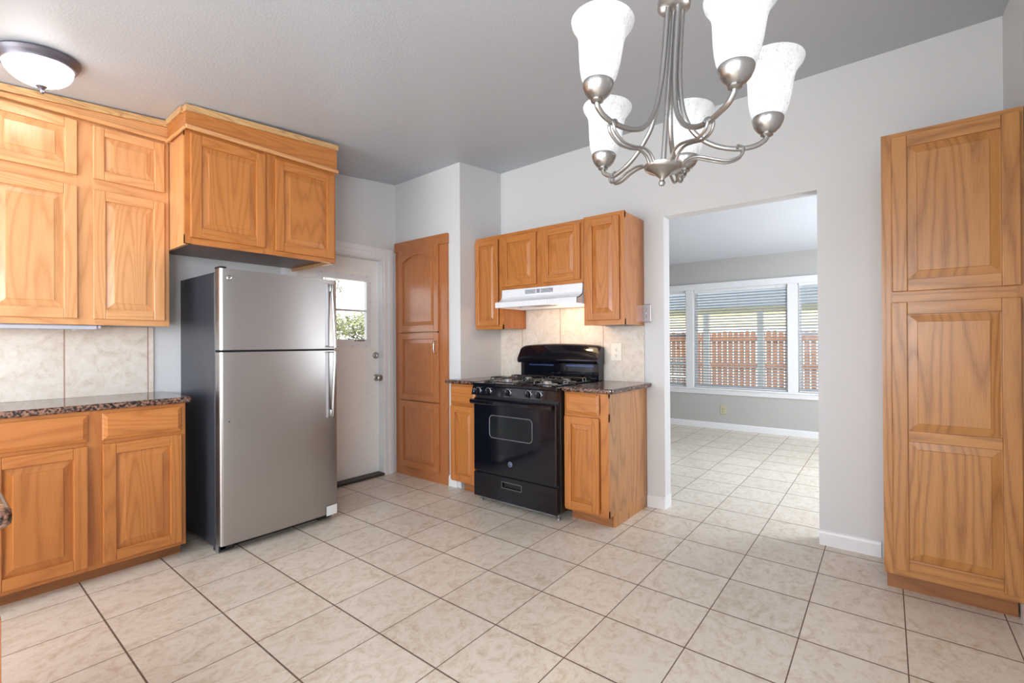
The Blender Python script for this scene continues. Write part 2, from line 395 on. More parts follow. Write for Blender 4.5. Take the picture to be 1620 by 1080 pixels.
# unseen rear wall: patio-door opening and small window added to brighten the room
wallx('wall_rear', WALL, XR-.12, XR, [(YR, -.35, 0, None), (-.35, .55, 0, .8), (-.35, .55, 2.0, None), (.55, .8, 0, None), (.8, 3.3, 2.1, None), (3.3, YL, 0, None)], cz)
m = MB()
for y0, y1, z0, z1 in ((.8, 3.3, 0, 2.1), (-.35, .55, .8, 2.0)):
    t = .05
    m.box(XR-.10, XR-.02, y0, y0+t, z0, z1); m.box(XR-.10, XR-.02, y1-t, y1, z0, z1)
    m.box(XR-.10, XR-.02, y0+t, y1-t, z1-t, z1); m.box(XR-.10, XR-.02, y0+t, y1-t, z0, z0+t)
m.box(XR-.10, XR-.02, 2.02, 2.08, 0, 2.1)
struct(m.build('window_4', WHITE))  # frames of the added rear openings, out of view
# far room
FX, FCZ = 6.85, 2.325
m = MB(); m.box(XB+.11, 7.0, -1.3, 4.3, FCZ, FCZ+.12); struct(m.build('ceiling_far', CEIL2))
flat = lambda x, y: FCZ
CASO = (.55, 2.60, .47, 2.0)
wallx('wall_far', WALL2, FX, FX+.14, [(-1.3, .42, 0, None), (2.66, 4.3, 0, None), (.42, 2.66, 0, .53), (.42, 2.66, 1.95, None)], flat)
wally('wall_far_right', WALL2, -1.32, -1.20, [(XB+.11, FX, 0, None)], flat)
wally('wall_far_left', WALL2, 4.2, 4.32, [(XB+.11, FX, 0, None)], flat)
bx('trim_1', WHITE, XB-.003, XB+.113, OPY1-.003, OPY1+.004, 0, .09)
bpy.data.objects['trim_1']['kind'] = 'structure'
# baseboards
def bboard(name, axis, c, s, a0, a1, h=.088, t=.014):
    m = MB()
    def P(a, o, z): return (c+s*o, a, z) if axis == 'x' else (a, c+s*o, z)
    L = [[P(a, 0, 0), P(a, t, 0), P(a, t, h-.02), P(a, t*.75, h-.008), P(a, t*.35, h), P(a, 0, h)] for a in (a0, a1)]
    m.loops(L, True, True); return struct(m.build(name, WHITE))
bboard('baseboard_back', 'x', XB, -1, .03, OPY0)
bboard('baseboard_back', 'x', XB, -1, OPY1, 1.372)
bboard('baseboard_pantry', 'x', 2.78, -1, 2.79, 2.886)
bboard('baseboard_right', 'y', YR, 1, XR, 2.93, .10)
bboard('baseboard_far', 'x', FX, -1, -1.2, 4.2, .082)
bboard('baseboard_far', 'y', 4.2, -1, XB+.11, FX-.02)
bboard('baseboard_far', 'y', -1.2, 1, XB+.11, FX-.02)

# ---------------------------------------------------------------- exterior door with window
def door_unit():
    m = MB()                                                # casing: stepped profile
    def cas(x0, x1, z0, z1, horiz=False):
        m.box(x0, x1, YL-.016, YL+.0, z0, z1)
    w = .095
    for k, (i0, i1, t) in enumerate(((0, .118, .012), (.018, .106, .018), (.062, .098, .024))):
        m.box(DX1-.025+i0, DX1-.025+i1, YL-t, YL, 0, DZ-.005+i1*.82)
        m.box(DX0+.03-i1, DX0+.03-i0, YL-t, YL, 0, DZ-.005+i1*.82)
        m.box(DX0+.03-i1, DX1-.025+i1, YL-t-.0006, YL, DZ-.005+i0*.82, DZ-.005+i1*.82)
    m.box(DX1-.016, DX1, YL, YL+.11, 0, DZ); m.box(DX0, DX0+.016, YL, YL+.11, 0, DZ); m.box(DX0, DX1, YL, YL+.11, DZ-.012, DZ)
    struct(m.build('trim_2', WHITE))
    m = MB(); m.box(DX0+.016, DX1-.016, YL-.02, YL+.11, 0, .022, 0, .004); struct(m.build('trim_3', THRESH))
    r = bpy.data.objects.new('door_1', None); COL.objects.link(r); r.location = (2.23, 3.68, 0); WLOC[r] = Vector((2.23, 3.68, 0)); struct(r)
    y0, y1 = 3.66, 3.70; a0, a1 = DX0+.02, DX1-.02; wx0, wx1, wz0, wz1 = 2.055, 2.52, 1.19, 1.775
    m = MB()
    m.box(a0, wx0, y0, y1, .026, DZ-.016); m.box(wx1, a1, y0, y1, .026, DZ-.016)
    m.box(wx0, wx1, y0, y1, .026, wz0); m.box(wx0, wx1, y0, y1, wz1, DZ-.016)
    m.build('door_slab', DOORW, r)
    m = MB()                                                # flange and sash frame
    for (i, o, d) in ((-.03, .0, .004), (0, .026, .018)):
        X0, X1, Z0, Z1 = wx0+i, wx1-i, wz0+i, wz1-i; w = o-i
        m.box(X0, X0+w, y0-d, y0+.02, Z0, Z1); m.box(X1-w, X1, y0-d, y0+.02, Z0, Z1)
        m.box(X0+w, X1-w, y0-d, y0+.02, Z0, Z0+w); m.box(X0+w, X1-w, y0-d, y0+.02, Z1-w, Z1)
    m.box(wx0+.02, wx1-.02, y0-.006, y0+.02, 1.478, 1.496); m.box(wx0+.02, wx1-.02, y0-.012, y0+.02, wz0+.02, wz0+.044)
    wf = m.build('window_frame', WHITE, r)
    m = MB()
    for k in range(4):
        for z in (wz0-.018, wz1+.018): m.lathe([(.004, 0), (.003, -.002)], (wx0+.02+k*(wx1-wx0-.04)/3, y0-.004, z), 1, 8)
    for k in range(4): m.lathe([(.004, 0), (.003, -.002)], (wx1+.018, y0-.004, wz0+.03+k*.175), 1, 8)
    m.build('screw', GREYM, wf)
    m = MB(); m.box(2.40, 2.475, y0-.015, y0-.011, wz0+.028, wz0+.036); m.box(2.375, 2.39, y0-.015, y0-.011, wz0+.028, wz0+.036); m.build('latch', SLOT, wf)
    bx('window_pane', GLASS, wx0+.02, wx1-.02, 3.676, 3.68, wz0+.03, 1.75, r)
    m = MB(); m.lathe([(.030, 0), (.030, -.006), (.026, -.012), (.018, -.014), (.018, -.02), (.006, -.021)], (2.598, y0, 1.088), 1, 28)
    m.box(2.595, 2.601, y0-.03, y0-.02, 1.075, 1.10); m.build('deadbolt', NICKEL, r)
    m = MB(); m.lathe([(.031, 0), (.031, -.005), (.024, -.010), (.012, -.014), (.011, -.034), (.020, -.040), (.027, -.050), (.026, -.062), (.016, -.070), (.006, -.071)], (2.604, y0, .885), 1, 28)
    m.build('door_knob', NICKEL, r)
door_unit()

# ---------------------------------------------------------------- cabinet parts
def inset(poly, d):
    n = len(poly); out = []
    for i in range(n):
        p0, p1, p2 = Vector(poly[i-1]), Vector(poly[i]), Vector(poly[(i+1) % n])
        e1 = (p1-p0).normalized(); e2 = (p2-p1).normalized()
        n1 = Vector((-e1.y, e1.x)); n2 = Vector((-e2.y, e2.x)); b = (n1+n2)
        b.normalize(); k = d/max(.35, b.dot(n1)); out.append(tuple(p1+b*k))
    return out
def raised_panel(m, outline, o_top, bevel=.034, gap=.0, deep=.011, rise=.0015):
    L = []
    for d, o in ((-.004, o_top-deep), (.004, o_top-deep), (.009, o_top-deep+.001), (bevel, o_top-rise-.0025), (bevel+.002, o_top-rise)):
        L.append([(x, z, o) for x, z in inset(outline, d)])
    m.loops(L, False, True, 1)
def cab_door(T, root, a0, a1, h0, h1, mat, fwid=.054, t=.019, arch=False, o0=.001, mid=None, bevel=.034, name='door'):
    """frame-and-panel door: returns the door mesh; the raised panel is its child. a grows to the viewer's right or left, T decides."""
    m = MB(T); f = fwid; o1 = o0+t
    m.box(a0, a0+f, h0, h1, o0, o1, 1, .0035); m.box(a1-f, a1, h0, h1, o0, o1, 1, .0035)
    m.box(a0+f, a1-f, h0, h0+f, o0, o1-.0004, 0, .0025)
    if not arch: m.box(a0+f, a1-f, h1-f, h1, o0, o1-.0004, 0, .0025)
    else:
        N = 14; pts = [(a0+f, h1-.002), (a0+f, h1-f-.05)]; W_ = (a1-a0-2*f)
        arcp = []
        for k in range(N+1):
            u = k/N; x = a0+f+W_*u; s_ = max(0, min(1, (u-.06)/.88)); z = h1-f-.055+.055*math.sin(PI*s_)**.75 if 0 < s_ < 1 else h1-f-.055
            arcp.append((x, z))
        top = [(a0+f+W_*k/N, h1-.002) for k in range(N+1)]
        vs = [(x, z, o) for o in (o0, o1-.0004) for x, z in arcp]+[(x, z, o) for o in (o0, o1-.0004) for x, z in top]
        n = N+1; fs = []
        for k in range(N):
            fs += [(k, k+1, 2*n+k+1, 2*n+k), (n+k, n+k+1, 3*n+k+1, 3*n+k), (k, k+1, n+k+1, n+k), (2*n+k, 2*n+k+1, 3*n+k+1, 3*n+k)]
        m.add(vs, fs, 0)
    if mid: m.box(a0+f, a1-f, mid[0], mid[1], o0, o1-.0004, 0, .0025)
    # back board so nothing shows through
    m.box(a0+f*.8, a1-f*.8, h0+f*.8, h1-f*.8-(0 if not arch else 0), o0, o0+.004, 1)
    d = m.build(name, mat, root)
    def panel(outline):
        p = MB(T); raised_panel(p, outline, o1-.001, bevel); p.build('raised_panel', mat, d)
    if arch: panel([(a0+f, h0+f), (a1-f, h0+f)]+[(x, z) for x, z in reversed(arcp)])
    elif mid:
        panel([(a0+f, h0+f), (a1-f, h0+f), (a1-f, mid[0]), (a0+f, mid[0])]); panel([(a0+f, mid[1]), (a1-f, mid[1]), (a1-f, h1-f), (a0+f, h1-f)])
    else: panel([(a0+f, h0+f), (a1-f, h0+f), (a1-f, h1-f), (a0+f, h1-f)])
    return d
def cab_drawer(T, root, a0, a1, h0, h1, mat, t=.019, o0=.001, name='drawer_front'):
    m = MB(T); R = [(a0, h0), (a1, h0), (a1, h1), (a0, h1)]
    L = [[(x, z, o) for x, z in inset(R, d)] for d, o in ((0, o0), (0, o0+t*.5), (.002, o0+t*.58), (.017, o0+t-.001), (.019, o0+t))]
    m.loops(L, True, True, 0); return m.build(name, mat, root)
def face_frame(T, root, parts, mat, o0=-.019, o1=0):
    m = MB(T)
    for a0, a1, h0, h1, al in parts: m.box(a0, a1, h0, h1, o0, o1-(0 if al else .0004), al)
    return m.build('face_frame', mat, root)

# ---------------------------------------------------------------- left wall cabinets
YU, YF, YB = 3.30, 3.00, 3.12
def uppers(x0, xs, x1, label, mirror=False):
    r = empty('wall_cabinet', ((x0+x1)/2, YU+.15, 1.305), label, 'cabinet', 'honey oak wall cabinets on the counter wall'); T = face_y(YU)
    bx('carcass', OAK_HI, x0, x1, YU+.019, YL-.002, 1.312, 2.393, r)
    s0, s1 = xs
    face_frame(T, r, [(x0, x0+.03, 1.303, 2.395, 1), (x1-.03, x1, 1.303, 2.395, 1), (s0-.012, s1+.012, 1.303, 2.395, 1),
                      (x0, x1, 1.303, 1.345, 0), (x0, x1, 2.01, 2.09, 0), (x0, x1, 2.355, 2.395, 0)], OAK_HI)
    for a0, a1 in ((x0+.025, s0), (s1, x1-.025)):
        cab_door(T, r, a0, a1, 1.335, 2.022, OAK_HI, .052)
        cab_door(T, r, a0, a1, 2.080, 2.362, OAK_HI, .048)
    return r
uppers(.145, (.512, .574), .915, 'honey oak wall cabinet, two short doors over two tall, touching the fridge cabinet')
uppers(-.63, (-.275, -.213), .143, 'honey oak wall cabinet at the far left edge, away from the fridge cabinet')
# crown boards on top
def crown_y(name, x0, x1, yf, label, z1a, z1b, right_end=False, left_ret=None, mat=OAK_HI):
    r = empty(name, ((x0+x1)/2, yf, 2.375), label, 'trim'); m = MB()
    def zc(x): return z1a+(z1b-z1a)*(x-x0)/(x1-x0)
    def prism(x0, x1, y0, y1, zb, off, off2=0, al=0):
        v = [(x, y, z) for x in (x0, x1) for y in (y0, y1) for z in (zb, zc(x)+off)]
        m.add(v, [(0, 1, 3, 2), (4, 6, 7, 5), (0, 4, 5, 1), (2, 3, 7, 6), (0, 2, 6, 4), (1, 5, 7, 3)], al)
    prism(x0, x1, yf-.020, yf+.012, 2.3955, -.0345)
    if left_ret is not None:
        prism(x0, x0+.022, yf+.013, left_ret, 2.3955, -.022, al=1)
    m.build('crown_board', mat, r)
    m = MB(); m.box(x0-.006 if left_ret else x0, x1+.006, yf-.040, yf-.0205, 2.372, 2.396, 0, .006)
    if left_ret is not None: m.box(x0-.012, x0-.0005, yf-.02, left_ret, 2.368, 2.386, 1, .003)
    m.build('cove_strip', OAK_HI, r)
    m = MB(); v = []
    def cap(x0, x1, ya, yb):
        v = [(x, y, zc(x)+z) for x in (x0, x1) for y in (ya, yb) for z in (-.034, 0)]
        m.add(v, [(0, 1, 3, 2), (4, 6, 7, 5), (0, 4, 5, 1), (2, 3, 7, 6), (0, 2, 6, 4), (1, 5, 7, 3)], 0)
    cap(x0-.004, x1+.004, yf-.036, yf+.012)
    if left_ret is not None: cap(x0-.014, x0+.022, yf+.0125, left_ret-.016)
    m.build('crown_cap', PLY, r); return r
crown_y('crown_moulding', .02, .925, YU, 'oak crown board above the tall-door wall cabinets, touching the ceiling', 2.416, 2.497, mat=OAK_HI)
crown_y('crown_moulding', .905, 1.805, YF, 'deeper oak crown board above the fridge cabinet with a dark gap at the ceiling', 2.503, 2.567, left_ret=YU-.021, mat=OAK_CAB)
# cabinet over the fridge
r = empty('fridge_cabinet', (1.355, 3.3, 1.75), 'deep two-door oak cabinet hanging above the refrigerator', 'cabinet'); T = face_y(YF)
m = MB(); m.box(.918, .934, YF+.019, YL-.002, 1.753, 2.385, 2); m.box(1.787, 1.803, YF+.019, YL-.002, 1.753, 2.385, 2); m.box(.934, 1.787, YL-.02, YL-.002, 1.80, 2.385); m.box(.934, 1.787, YF+.019, YL-.02, 2.365, 2.385)
m.build('carcass', OAK_HI, r)
bx('bottom_panel', OAK_DARK, .934, 1.787, YF+.019, YL-.02, 1.775, 1.79, r, 0)
face_frame(T, r, [(.905, .94, 1.752, 2.385, 1), (1.77, 1.805, 1.752, 2.385, 1), (1.315, 1.395, 1.752, 2.385, 1), (.905, 1.805, 1.752, 1.80, 0), (.905, 1.805, 2.345, 2.385, 0)], OAK_CAB)
cab_door(T, r, .928, 1.327, 1.787, 2.360, OAK_CAB, .055); cab_door(T, r, 1.387, 1.788, 1.781, 2.353, OAK_CAB, .055)
# slim light under the uppers
r = empty('under_cabinet_light', (.1, 3.40, 1.275), 'slim white light fixture fixed under the wall cabinet', 'light')
bx('housing', UCL, -.4, .60, 3.33, 3.44, 1.279, 1.302, r, 0, .006); bx('end_cap', UCL, .601, .617, 3.335, 3.435, 1.284, 1.302, r, 0, .005)
bx('switch', UCL, .50, .515, 3.35, 3.365, 1.2735, 1.279, r, 0, .001)
# base cabinets
def base_left(x0, xs, x1, label):
    r = empty('base_cabinet', ((x0+x1)/2, YB+.25, 0), label, 'cabinet', 'golden oak base cabinets under the left worktop'); T = face_y(YB)
    bx('carcass', OAK_CAB, x0, x1, YB+.019, YL-.002, .075, .866, r)
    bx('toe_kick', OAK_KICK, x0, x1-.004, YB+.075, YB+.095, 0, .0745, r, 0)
    s0, s1 = xs
    face_frame(T, r, [(x0, x0+.03, .07, .868, 1), (x1-.027, x1, .07, .868, 1), (s0-.012, s1+.012, .07, .868, 1), (x0, x1, .07, .11, 0), (x0, x1, .675, .725, 0), (x0, x1, .83, .868, 0)], OAK_CAB)
    for a0, a1 in ((x0+.03, s0), (s1, x1-.022)):
        cab_drawer(T, r, a0, a1, .713, .848, OAK_CAB); cab_door(T, r, a0, a1, .093, .693, OAK_CAB, .054)
    return r
base_left(.145, (.521, .577), .94, 'golden oak base cabinet with two drawers over two doors beside the fridge')
base_left(-.63, (-.27, -.21), .143, 'golden oak base cabinet at the far left edge, away from the fridge')
# worktop with eased edge
def worktop(name, pts, z0, z1, label, r=.008):
    m = MB(); h = z1-z0
    L = [[(x, y, z) for x, y in inset(pts, d)] for d, z in ((.006, z0), (.001, z0+.005), (0, z0+h*.5), (.001, z1-.006), (.005, z1-.0015), (.009, z1))]
    m.loops(L, True, True, 1, False); o = m.build(name, GRAN); return tag(o, label, 'worktop')
def round_corner(cx, cy, r, a0, a1, n=5): return [(cx+r*math.cos(math.radians(a0+(a1-a0)*k/n)), cy+r*math.sin(math.radians(a0+(a1-a0)*k/n))) for k in range(n+1)]
worktop('granite_worktop', [(-.66, 3.085)]+round_corner(.948, 3.100, .015, -90, 0)+[(.963, 3.598), (-.66, 3.598)], .869, .901, 'long brown granite worktop along the left wall beside the fridge')
m = MB(); m.box(-.66, .912, 3.588, 3.5985, .9015, 1.303); o = m.build('tile_backsplash', splash_mat(0, .504, .380)); tag(o, 'beige tile backsplash behind the left worktop with brown grout lines', 'backsplash')

# ---------------------------------------------------------------- refrigerator
def fridge():
    r = empty('refrigerator', (1.42, 3.25, 0), 'stainless steel top-freezer refrigerator with dark grey sides standing by the back door', 'refrigerator')
    m = MB(); m.box(1.055, 1.79, 3.022, 3.585, .03, 1.612, 2, .006); m.build('body', FR_SIDE, r)
    def dr(name, z0, z1):
        m = MB(); x0, x1, yb = 1.057, 1.787, 3.012
        sec = [(x0, yb), (x0, 2.975)]
        for k in range(5): t = k/4*PI/2; sec.append((x0+.018*(1-math.cos(t)), 2.963-.018*math.sin(t)))
        for k in range(1, 12): u = k/12; sec.append((x0+.018+(x1-x0-.044)*u, 2.945-.010*math.sin(PI*u)))
        for k in range(5): t = k/4*PI/2; sec.append((x1-.026+.026*math.sin(t), 2.971-.026*math.cos(t)))
        sec += [(x1, yb)]
        L = [[(x, y, z) for x, y in sec] for z in (z0, z1)]
        m.loops(L, True, True, 2, True); return m.build(name, STEEL, r)
    f = dr('freezer_door', 1.163, 1.628); d = dr('fridge_door', .052, 1.150)
    bx('door_gasket', BLACKP, 1.075, 1.775, 2.975, 3.022, .07, 1.60, r)
    bx('hinge_cover', BLACKP, 1.063, 1.10, 2.965, 3.04, 1.629, 1.642, r, 2, .004)
    def handle(name, par, z0, z1, flip):
        m = MB(); zt, zb = (z0, z1)                          # tapered bowed bar, wide foot at zb
        N = 14; L = []
        for k in range(N+1):
            u = k/N; z = zt+(zb-zt)*u
            q_ = u if not flip else 1-u; o = .014+.024*math.sin(PI/2*q_)**1.2; w = .0105+.002*math.sin(PI*u)
            cx = 1.735+.006*q_
            L.append([(cx+w*math.cos(t)*1.0, 2.938-o+.009*math.sin(t)*1.2, z) for t in [2*PI*j/10 for j in range(10)]])
        m.loops(L, True, True, 2, True)
        for z in (zt, zb):
            s_ = 1 if z == min(zt, zb) else -1
            foot = (z == zt) != flip; m.box(1.716, 1.748, 2.915 if foot else 2.903, 2.945, z, z+(.05 if foot else .008)*s_, 2, .003)
        return m.build(name, NICKEL, par)
    handle('handle', f, 1.595, 1.170, False); handle('handle', d, 1.143, .705, True)
    m = MB()
    for p in (f, d):
        z0, z1 = (1.18, 1.60) if p is f else (.70, 1.14)
        q = MB(); q.box(1.700, 1.716, 2.930, 2.948, z0, z1, 2, .004); q.build('handle_trim', PLATE, p)
    m = MB(); m.lathe([(.0001, -.0035), (.0085, -.0035), (.0105, -.002), (.0125, -.0045), (.014, -.003), (.014, 0)], (1.103, 2.9405, 1.575), 1, 28, False, False); bd = m.build('badge', CHROME, f)
    m = MB(); m.lathe([(.0001, 0), (.004, 0)], (1.102, 2.9350, .754), 1, 12, False, False); 
    m = MB(); m.lathe([(.0035, 0), (.0035, -.002), (.0005, -.0025)], (1.102, 2.941, .754), 1, 12, True, True); m.build('hole_plug', BLACKP, d)
    m = MB(); m.box(1.690, 1.789, 2.9325, 2.936, .048, .107); 
    m = MB(); N = 6; L = [[(1.692+.080*k/N, 2.9355+.006*(k/N)**2-.0012, z) for k in range(N+1)] for z in (.044, .108)]
    vs = L[0]+L[1]; n = N+1
    vs += [(x, y+.0018, z) for x, y, z in vs]
    fs = [(k, k+1, n+k+1, n+k) for k in range(N)]+[(2*n+k, 2*n+k+1, 3*n+k+1, 3*n+k) for k in range(N)]
    fs += [(0, n, 3*n, 2*n), (N, n+N, 3*n+N, 2*n+N)]+[(k, k+1, 2*n+k+1, 2*n+k) for k in range(N)]+[(n+k, n+k+1, 3*n+k+1, 3*n+k) for k in range(N)]
    m.add(vs, fs); t = m.build('tape_patch', TAPE, d); t['label'] = 'piece of white tape on the lower corner'
    m = MB(); m.box(1.06, 1.785, 3.03, 3.06, .008, .05, 2); m.box(1.062, 1.14, 2.985, 3.03, .012, .045, 2, .004); m.box(1.66, 1.76, 2.99, 3.03, .012, .04, 2, .004); m.build('base_grille', BLACKP, r)
    for x in (1.10, 1.74):
        m = MB(); m.lathe([(.014, 0), (.014, .012), (.008, .013), (.008, .03)], (x, 3.045, 0), 2, 14); m.build('foot', GREYM, r)
    for x in (1.10, 1.74):
        m = MB(); m.lathe([(.016, 0), (.016, .012), (.008, .013), (.008, .03)], (x, 3.52, 0), 2, 14); m.build('foot', GREYM, r)
    m = MB(); m.box(1.0562, 1.064, 2.99, 3.02, .004, .05, 2, .001); m.box(1.064, 1.10, 2.985, 2.995, .018, .04, 2, .003); m.build('hinge_bracket', GREYM, r)
    return f, bd
fr_door, fr_badge = fridge()

def text_mesh(txt, size, mat, parent, M, ext=.0006, name='lettering'):
    cu = bpy.data.curves.new('t', 'FONT'); cu.body = txt; cu.size = size; cu.align_x = 'CENTER'; cu.align_y = 'CENTER'; cu.extrude = ext; cu.resolution_u = 3
    to = bpy.data.objects.new('t', cu); COL.objects.link(to); bpy.context.view_layer.update()
    me = bpy.data.meshes.new_from_object(to.evaluated_get(bpy.context.evaluated_depsgraph_get()))
    bpy.data.objects.remove(to); o = bpy.data.objects.new(name, me); COL.objects.link(o); o.parent = parent
    base = WLOC[parent]; me.transform(Matrix.Translation(-base) @ M); me.materials.clear(); me.materials.append(mat); return o
RX = Matrix(((1, 0, 0, 0), (0, 0, -1, 0), (0, 1, 0, 0), (0, 0, 0, 1)))       # text facing -y
RXX = Matrix(((0, 0, -1, 0), (-1, 0, 0, 0), (0, 1, 0, 0), (0, 0, 0, 1)))     # text facing -x
text_mesh('GE', .0115, SLOT, fr_badge, Matrix.Translation((1.103, 2.9366, 1.575)) @ RX)

# ---------------------------------------------------------------- pantry built into the wall
r = empty('pantry_cabinet', (2.77, 3.23, 0), 'tall reddish oak pantry with arched top door set in the wall by the back door', 'cabinet'); T = face_x(2.779)
face_frame(T, r, [(3.500, 3.575, .0, 2.035, 1), (2.886, 2.992, .0, 2.035, 1), (2.992, 3.500, .0, .085, 0)], OAK_PAN, 0.0, .018)
m = MB(T); m.box(2.880, 3.580, 2.036, 2.122, 0, .028, 0, .003); m.build('header_board', OAK_PAN, r)
m = MB(T); m.box(2.992, 3.500, .085, 2.035, 0, .006, 1); m.build('back_board', OAK_PAN, r)
cab_door(T, r, 2.981, 3.512, 1.295, 2.040, OAK_PAN, .055, .019, True, .0185)
dm = cab_door(T, r, 2.981, 3.512, .688, 1.287, OAK_PAN, .055, .019, False, .0185)
cab_door(T, r, 2.981, 3.512, .084, .680, OAK_PAN, .055, .019, False, .0185)
m = MB(); hx = 2.779-.0375
m.tube([(hx, 3.006, 1.212), (hx-.024, 3.006, 1.205), (hx-.030, 3.006, 1.16), (hx-.024, 3.006, 1.115), (hx, 3.006, 1.108)], .0045, 10); m.build('handle', CHROME, dm)
m = MB()
for z in (1.29,):
    m.box(2.779-.041, 2.779-.036, 2.978, 2.986, 1.283, 1.300)
m.build('hinge', SLOT, r)

# ---------------------------------------------------------------- stove wall: wall cabinets
XU = 2.97
r = empty('stove_wall_cabinet', (3.14, 2.6, 1.31), 'narrow single-door oak wall cabinet left of the range hood by the corner', 'cabinet'); T = face_x(XU)
bx('carcass', OAK_CAB, XU+.019, XB-.002, 2.472, 2.748, 1.316, 2.075, r)
face_frame(T, r, [(2.72, 2.750, 1.308, 2.082, 1), (2.456, 2.490, 1.308, 2.082, 1), (2.456, 2.750, 1.308, 1.345, 0), (2.456, 2.750, 2.04, 2.082, 0)], OAK_CAB)
cab_door(T, r, 2.495, 2.745, 1.338, 2.052, OAK_CAB, .045, bevel=.028)
r = empty('over_range_cabinet', (3.14, 2.07, 1.62), 'short two-door oak cabinet directly above the white range hood', 'cabinet')
bx('carcass', OAK_CAB, XU+.019, XB-.002, 1.703, 2.452, 1.632, 2.075, r)
face_frame(T, r, [(1.700, 1.728, 1.625, 2.082, 1), (2.430, 2.454, 1.625, 2.082, 1), (2.04, 2.115, 1.625, 2.082, 1), (1.70, 2.454, 1.625, 1.660, 0), (1.70, 2.454, 2.04, 2.082, 0)], OAK_CAB)
cab_door(T, r, 2.110, 2.448, 1.648, 2.052, OAK_CAB, .053); cab_door(T, r, 1.722, 2.048, 1.651, 2.055, OAK_CAB, .053)
r = empty('stove_wall_cabinet', (3.14, 1.54, 1.31), 'tall single-door oak wall cabinet right of the range hood with its plain side showing', 'cabinet')
m = MB(); m.box(XU+.019, XB-.002, 1.389, 1.695, 1.325, 2.085, 2); m.box(XU+.019, XB-.002, 1.389, 1.4035, 1.3165, 1.325); m.build('carcass', OAK_CAB, r)
bx('bottom_panel', OAK_DARK, XU+.019, XB-.003, 1.405, 1.69, 1.319, 1.3245, r, 1)
face_frame(T, r, [(1.385, 1.43, 1.316, 2.090, 1), (1.658, 1.697, 1.316, 2.090, 1), (1.385, 1.697, 1.316, 1.355, 0), (1.385, 1.697, 2.045, 2.090, 0)], OAK_CAB)
cab_door(T, r, 1.418, 1.672, 1.350, 2.062, OAK_CAB, .050, bevel=.030)

# range hood
def hood():
    r = empty('range_hood', (3.1, 2.07, 1.47), 'white under-cabinet range hood with its light on above the stove', 'range hood')
    y0, y1 = 1.703, 2.452
    prof = [(2.958, 1.622), (2.955, 1.560), (2.945, 1.545), (2.915, 1.528), (2.875, 1.516), (2.872, 1.474), (2.879, 1.474), (2.882, 1.510), (2.92, 1.520), (2.962, 1.545), (2.965, 1.612)]
    m = MB()
    L = [[(x, y, z) for x, z in prof] for y in (y0, y1)]
    m.loops(L, True, True, 1)
    for a, b in ((y0, y0+.008), (y1-.008, y1)):
        P = [(2.873, 1.474), (2.876, 1.513), (2.915, 1.526), (2.95, 1.545), (2.962, 1.62), (3.298, 1.62), (3.298, 1.474)]
        m.loops([[(x, y, z) for x, z in P] for y in (a, b)], True, True, 1)
    m.box(2.965, 3.298, y0+.008, y1-.008, 1.612, 1.620)
    m.build('hood_shell', HOODW, r)
    m = MB(); m.box(2.868, 2.8725, 1.95, 2.45, 1.476, 1.514); m.build('front_strip', HOODW, r)
    m = MB(); m.box(2.885, 3.29, y0+.010, y1-.010, 1.500, 1.506, 1)
    m.box(3.19, 3.296, y0+.01, y1-.01, 1.474, 1.50)
    m.build('underside_pan', HOODW, r)
    bx('filter', GREYM, 2.92, 3.17, 1.98, 2.25, 1.488, 1.4995, r, 2, .004)
    m = MB(); m.box(2.93, 3.12, 1.80, 1.96, 1.484, 1.4995, 2, .006); m.build('light_lens', HLENS, r)
    for ya, yb in ((2.055, 2.155), (1.945, 2.040), (2.168, 2.205)):
        pass
    for ya, yb in ((2.115, 2.215), (1.955, 2.065)):
        m = MB()
        for k in range(6): m.box(2.9535, 2.957, ya, yb, 1.577+k*.0055, 1.580+k*.0055)
        m.build('vent_grille', VENTG, r)
    m = MB()
    for k in range(4): m.box(2.9535, 2.957, 2.075, 2.105, 1.578+k*.008, 1.584+k*.008)
    m.build('vent_grille', VENTG, r)
    for y in (1.90, 1.865):
        m = MB(); m.lathe([(.011, 0), (.011, -.002), (.009, -.003)], (2.954, y, 1.592), 0, 16); m.build('switch_button', HOODW, r)
hood()
light('hood_lamp', 'POINT', (3.03, 1.97, 1.462), 2.7, (1, .62, .34), radius=.035)

# base cabinets each side of the stove
XF = 2.70
r = empty('base_cabinet', (3.0, 1.54, 0), 'narrow golden oak base cabinet right of the stove with its side panel showing', 'cabinet', 'narrow golden oak base cabinets beside the stove'); T = face_x(XF)
m = MB(); m.box(XF+.019, XB-.002, 1.39, 1.695, .105, .868, 2); m.build('carcass', OAK_CAB, r)
m = MB(); m.box(XF+.0195, XB-.002, 1.374, 1.3895, .085, .870, 2); m.box(2.79, XB-.002, 1.374, 1.3895, 0, .0848, 2); m.build('side_panel', OAK_TALL, r)
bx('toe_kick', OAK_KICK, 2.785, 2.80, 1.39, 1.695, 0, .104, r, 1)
face_frame(T, r, [(1.374, 1.43, .083, .870, 1), (1.67, 1.697, .083, .870, 1), (1.374, 1.697, .083, .125, 0), (1.374, 1.697, .69, .74, 0), (1.374, 1.697, .84, .870, 0)], OAK_CAB)
cab_drawer(T, r, 1.434, 1.690, .727, .860, OAK_CAB); cab_door(T, r, 1.434, 1.690, .100, .708, OAK_CAB, .050, bevel=.03)
r = empty('base_cabinet', (3.0, 2.6, 0), 'narrow golden oak base cabinet left of the stove by the pantry', 'cabinet', 'narrow golden oak base cabinets beside the stove')
m = MB(); m.box(XF+.019, XB-.002, 2.475, 2.748, .105, .868, 2); m.box(XF+.019, 2.762, 2.748, 2.784, .105, .868); m.build('carcass', OAK_CAB, r)
bx('toe_kick', OAK_KICK, 2.764, 2.777, 2.475, 2.70, 0, .104, r, 1)
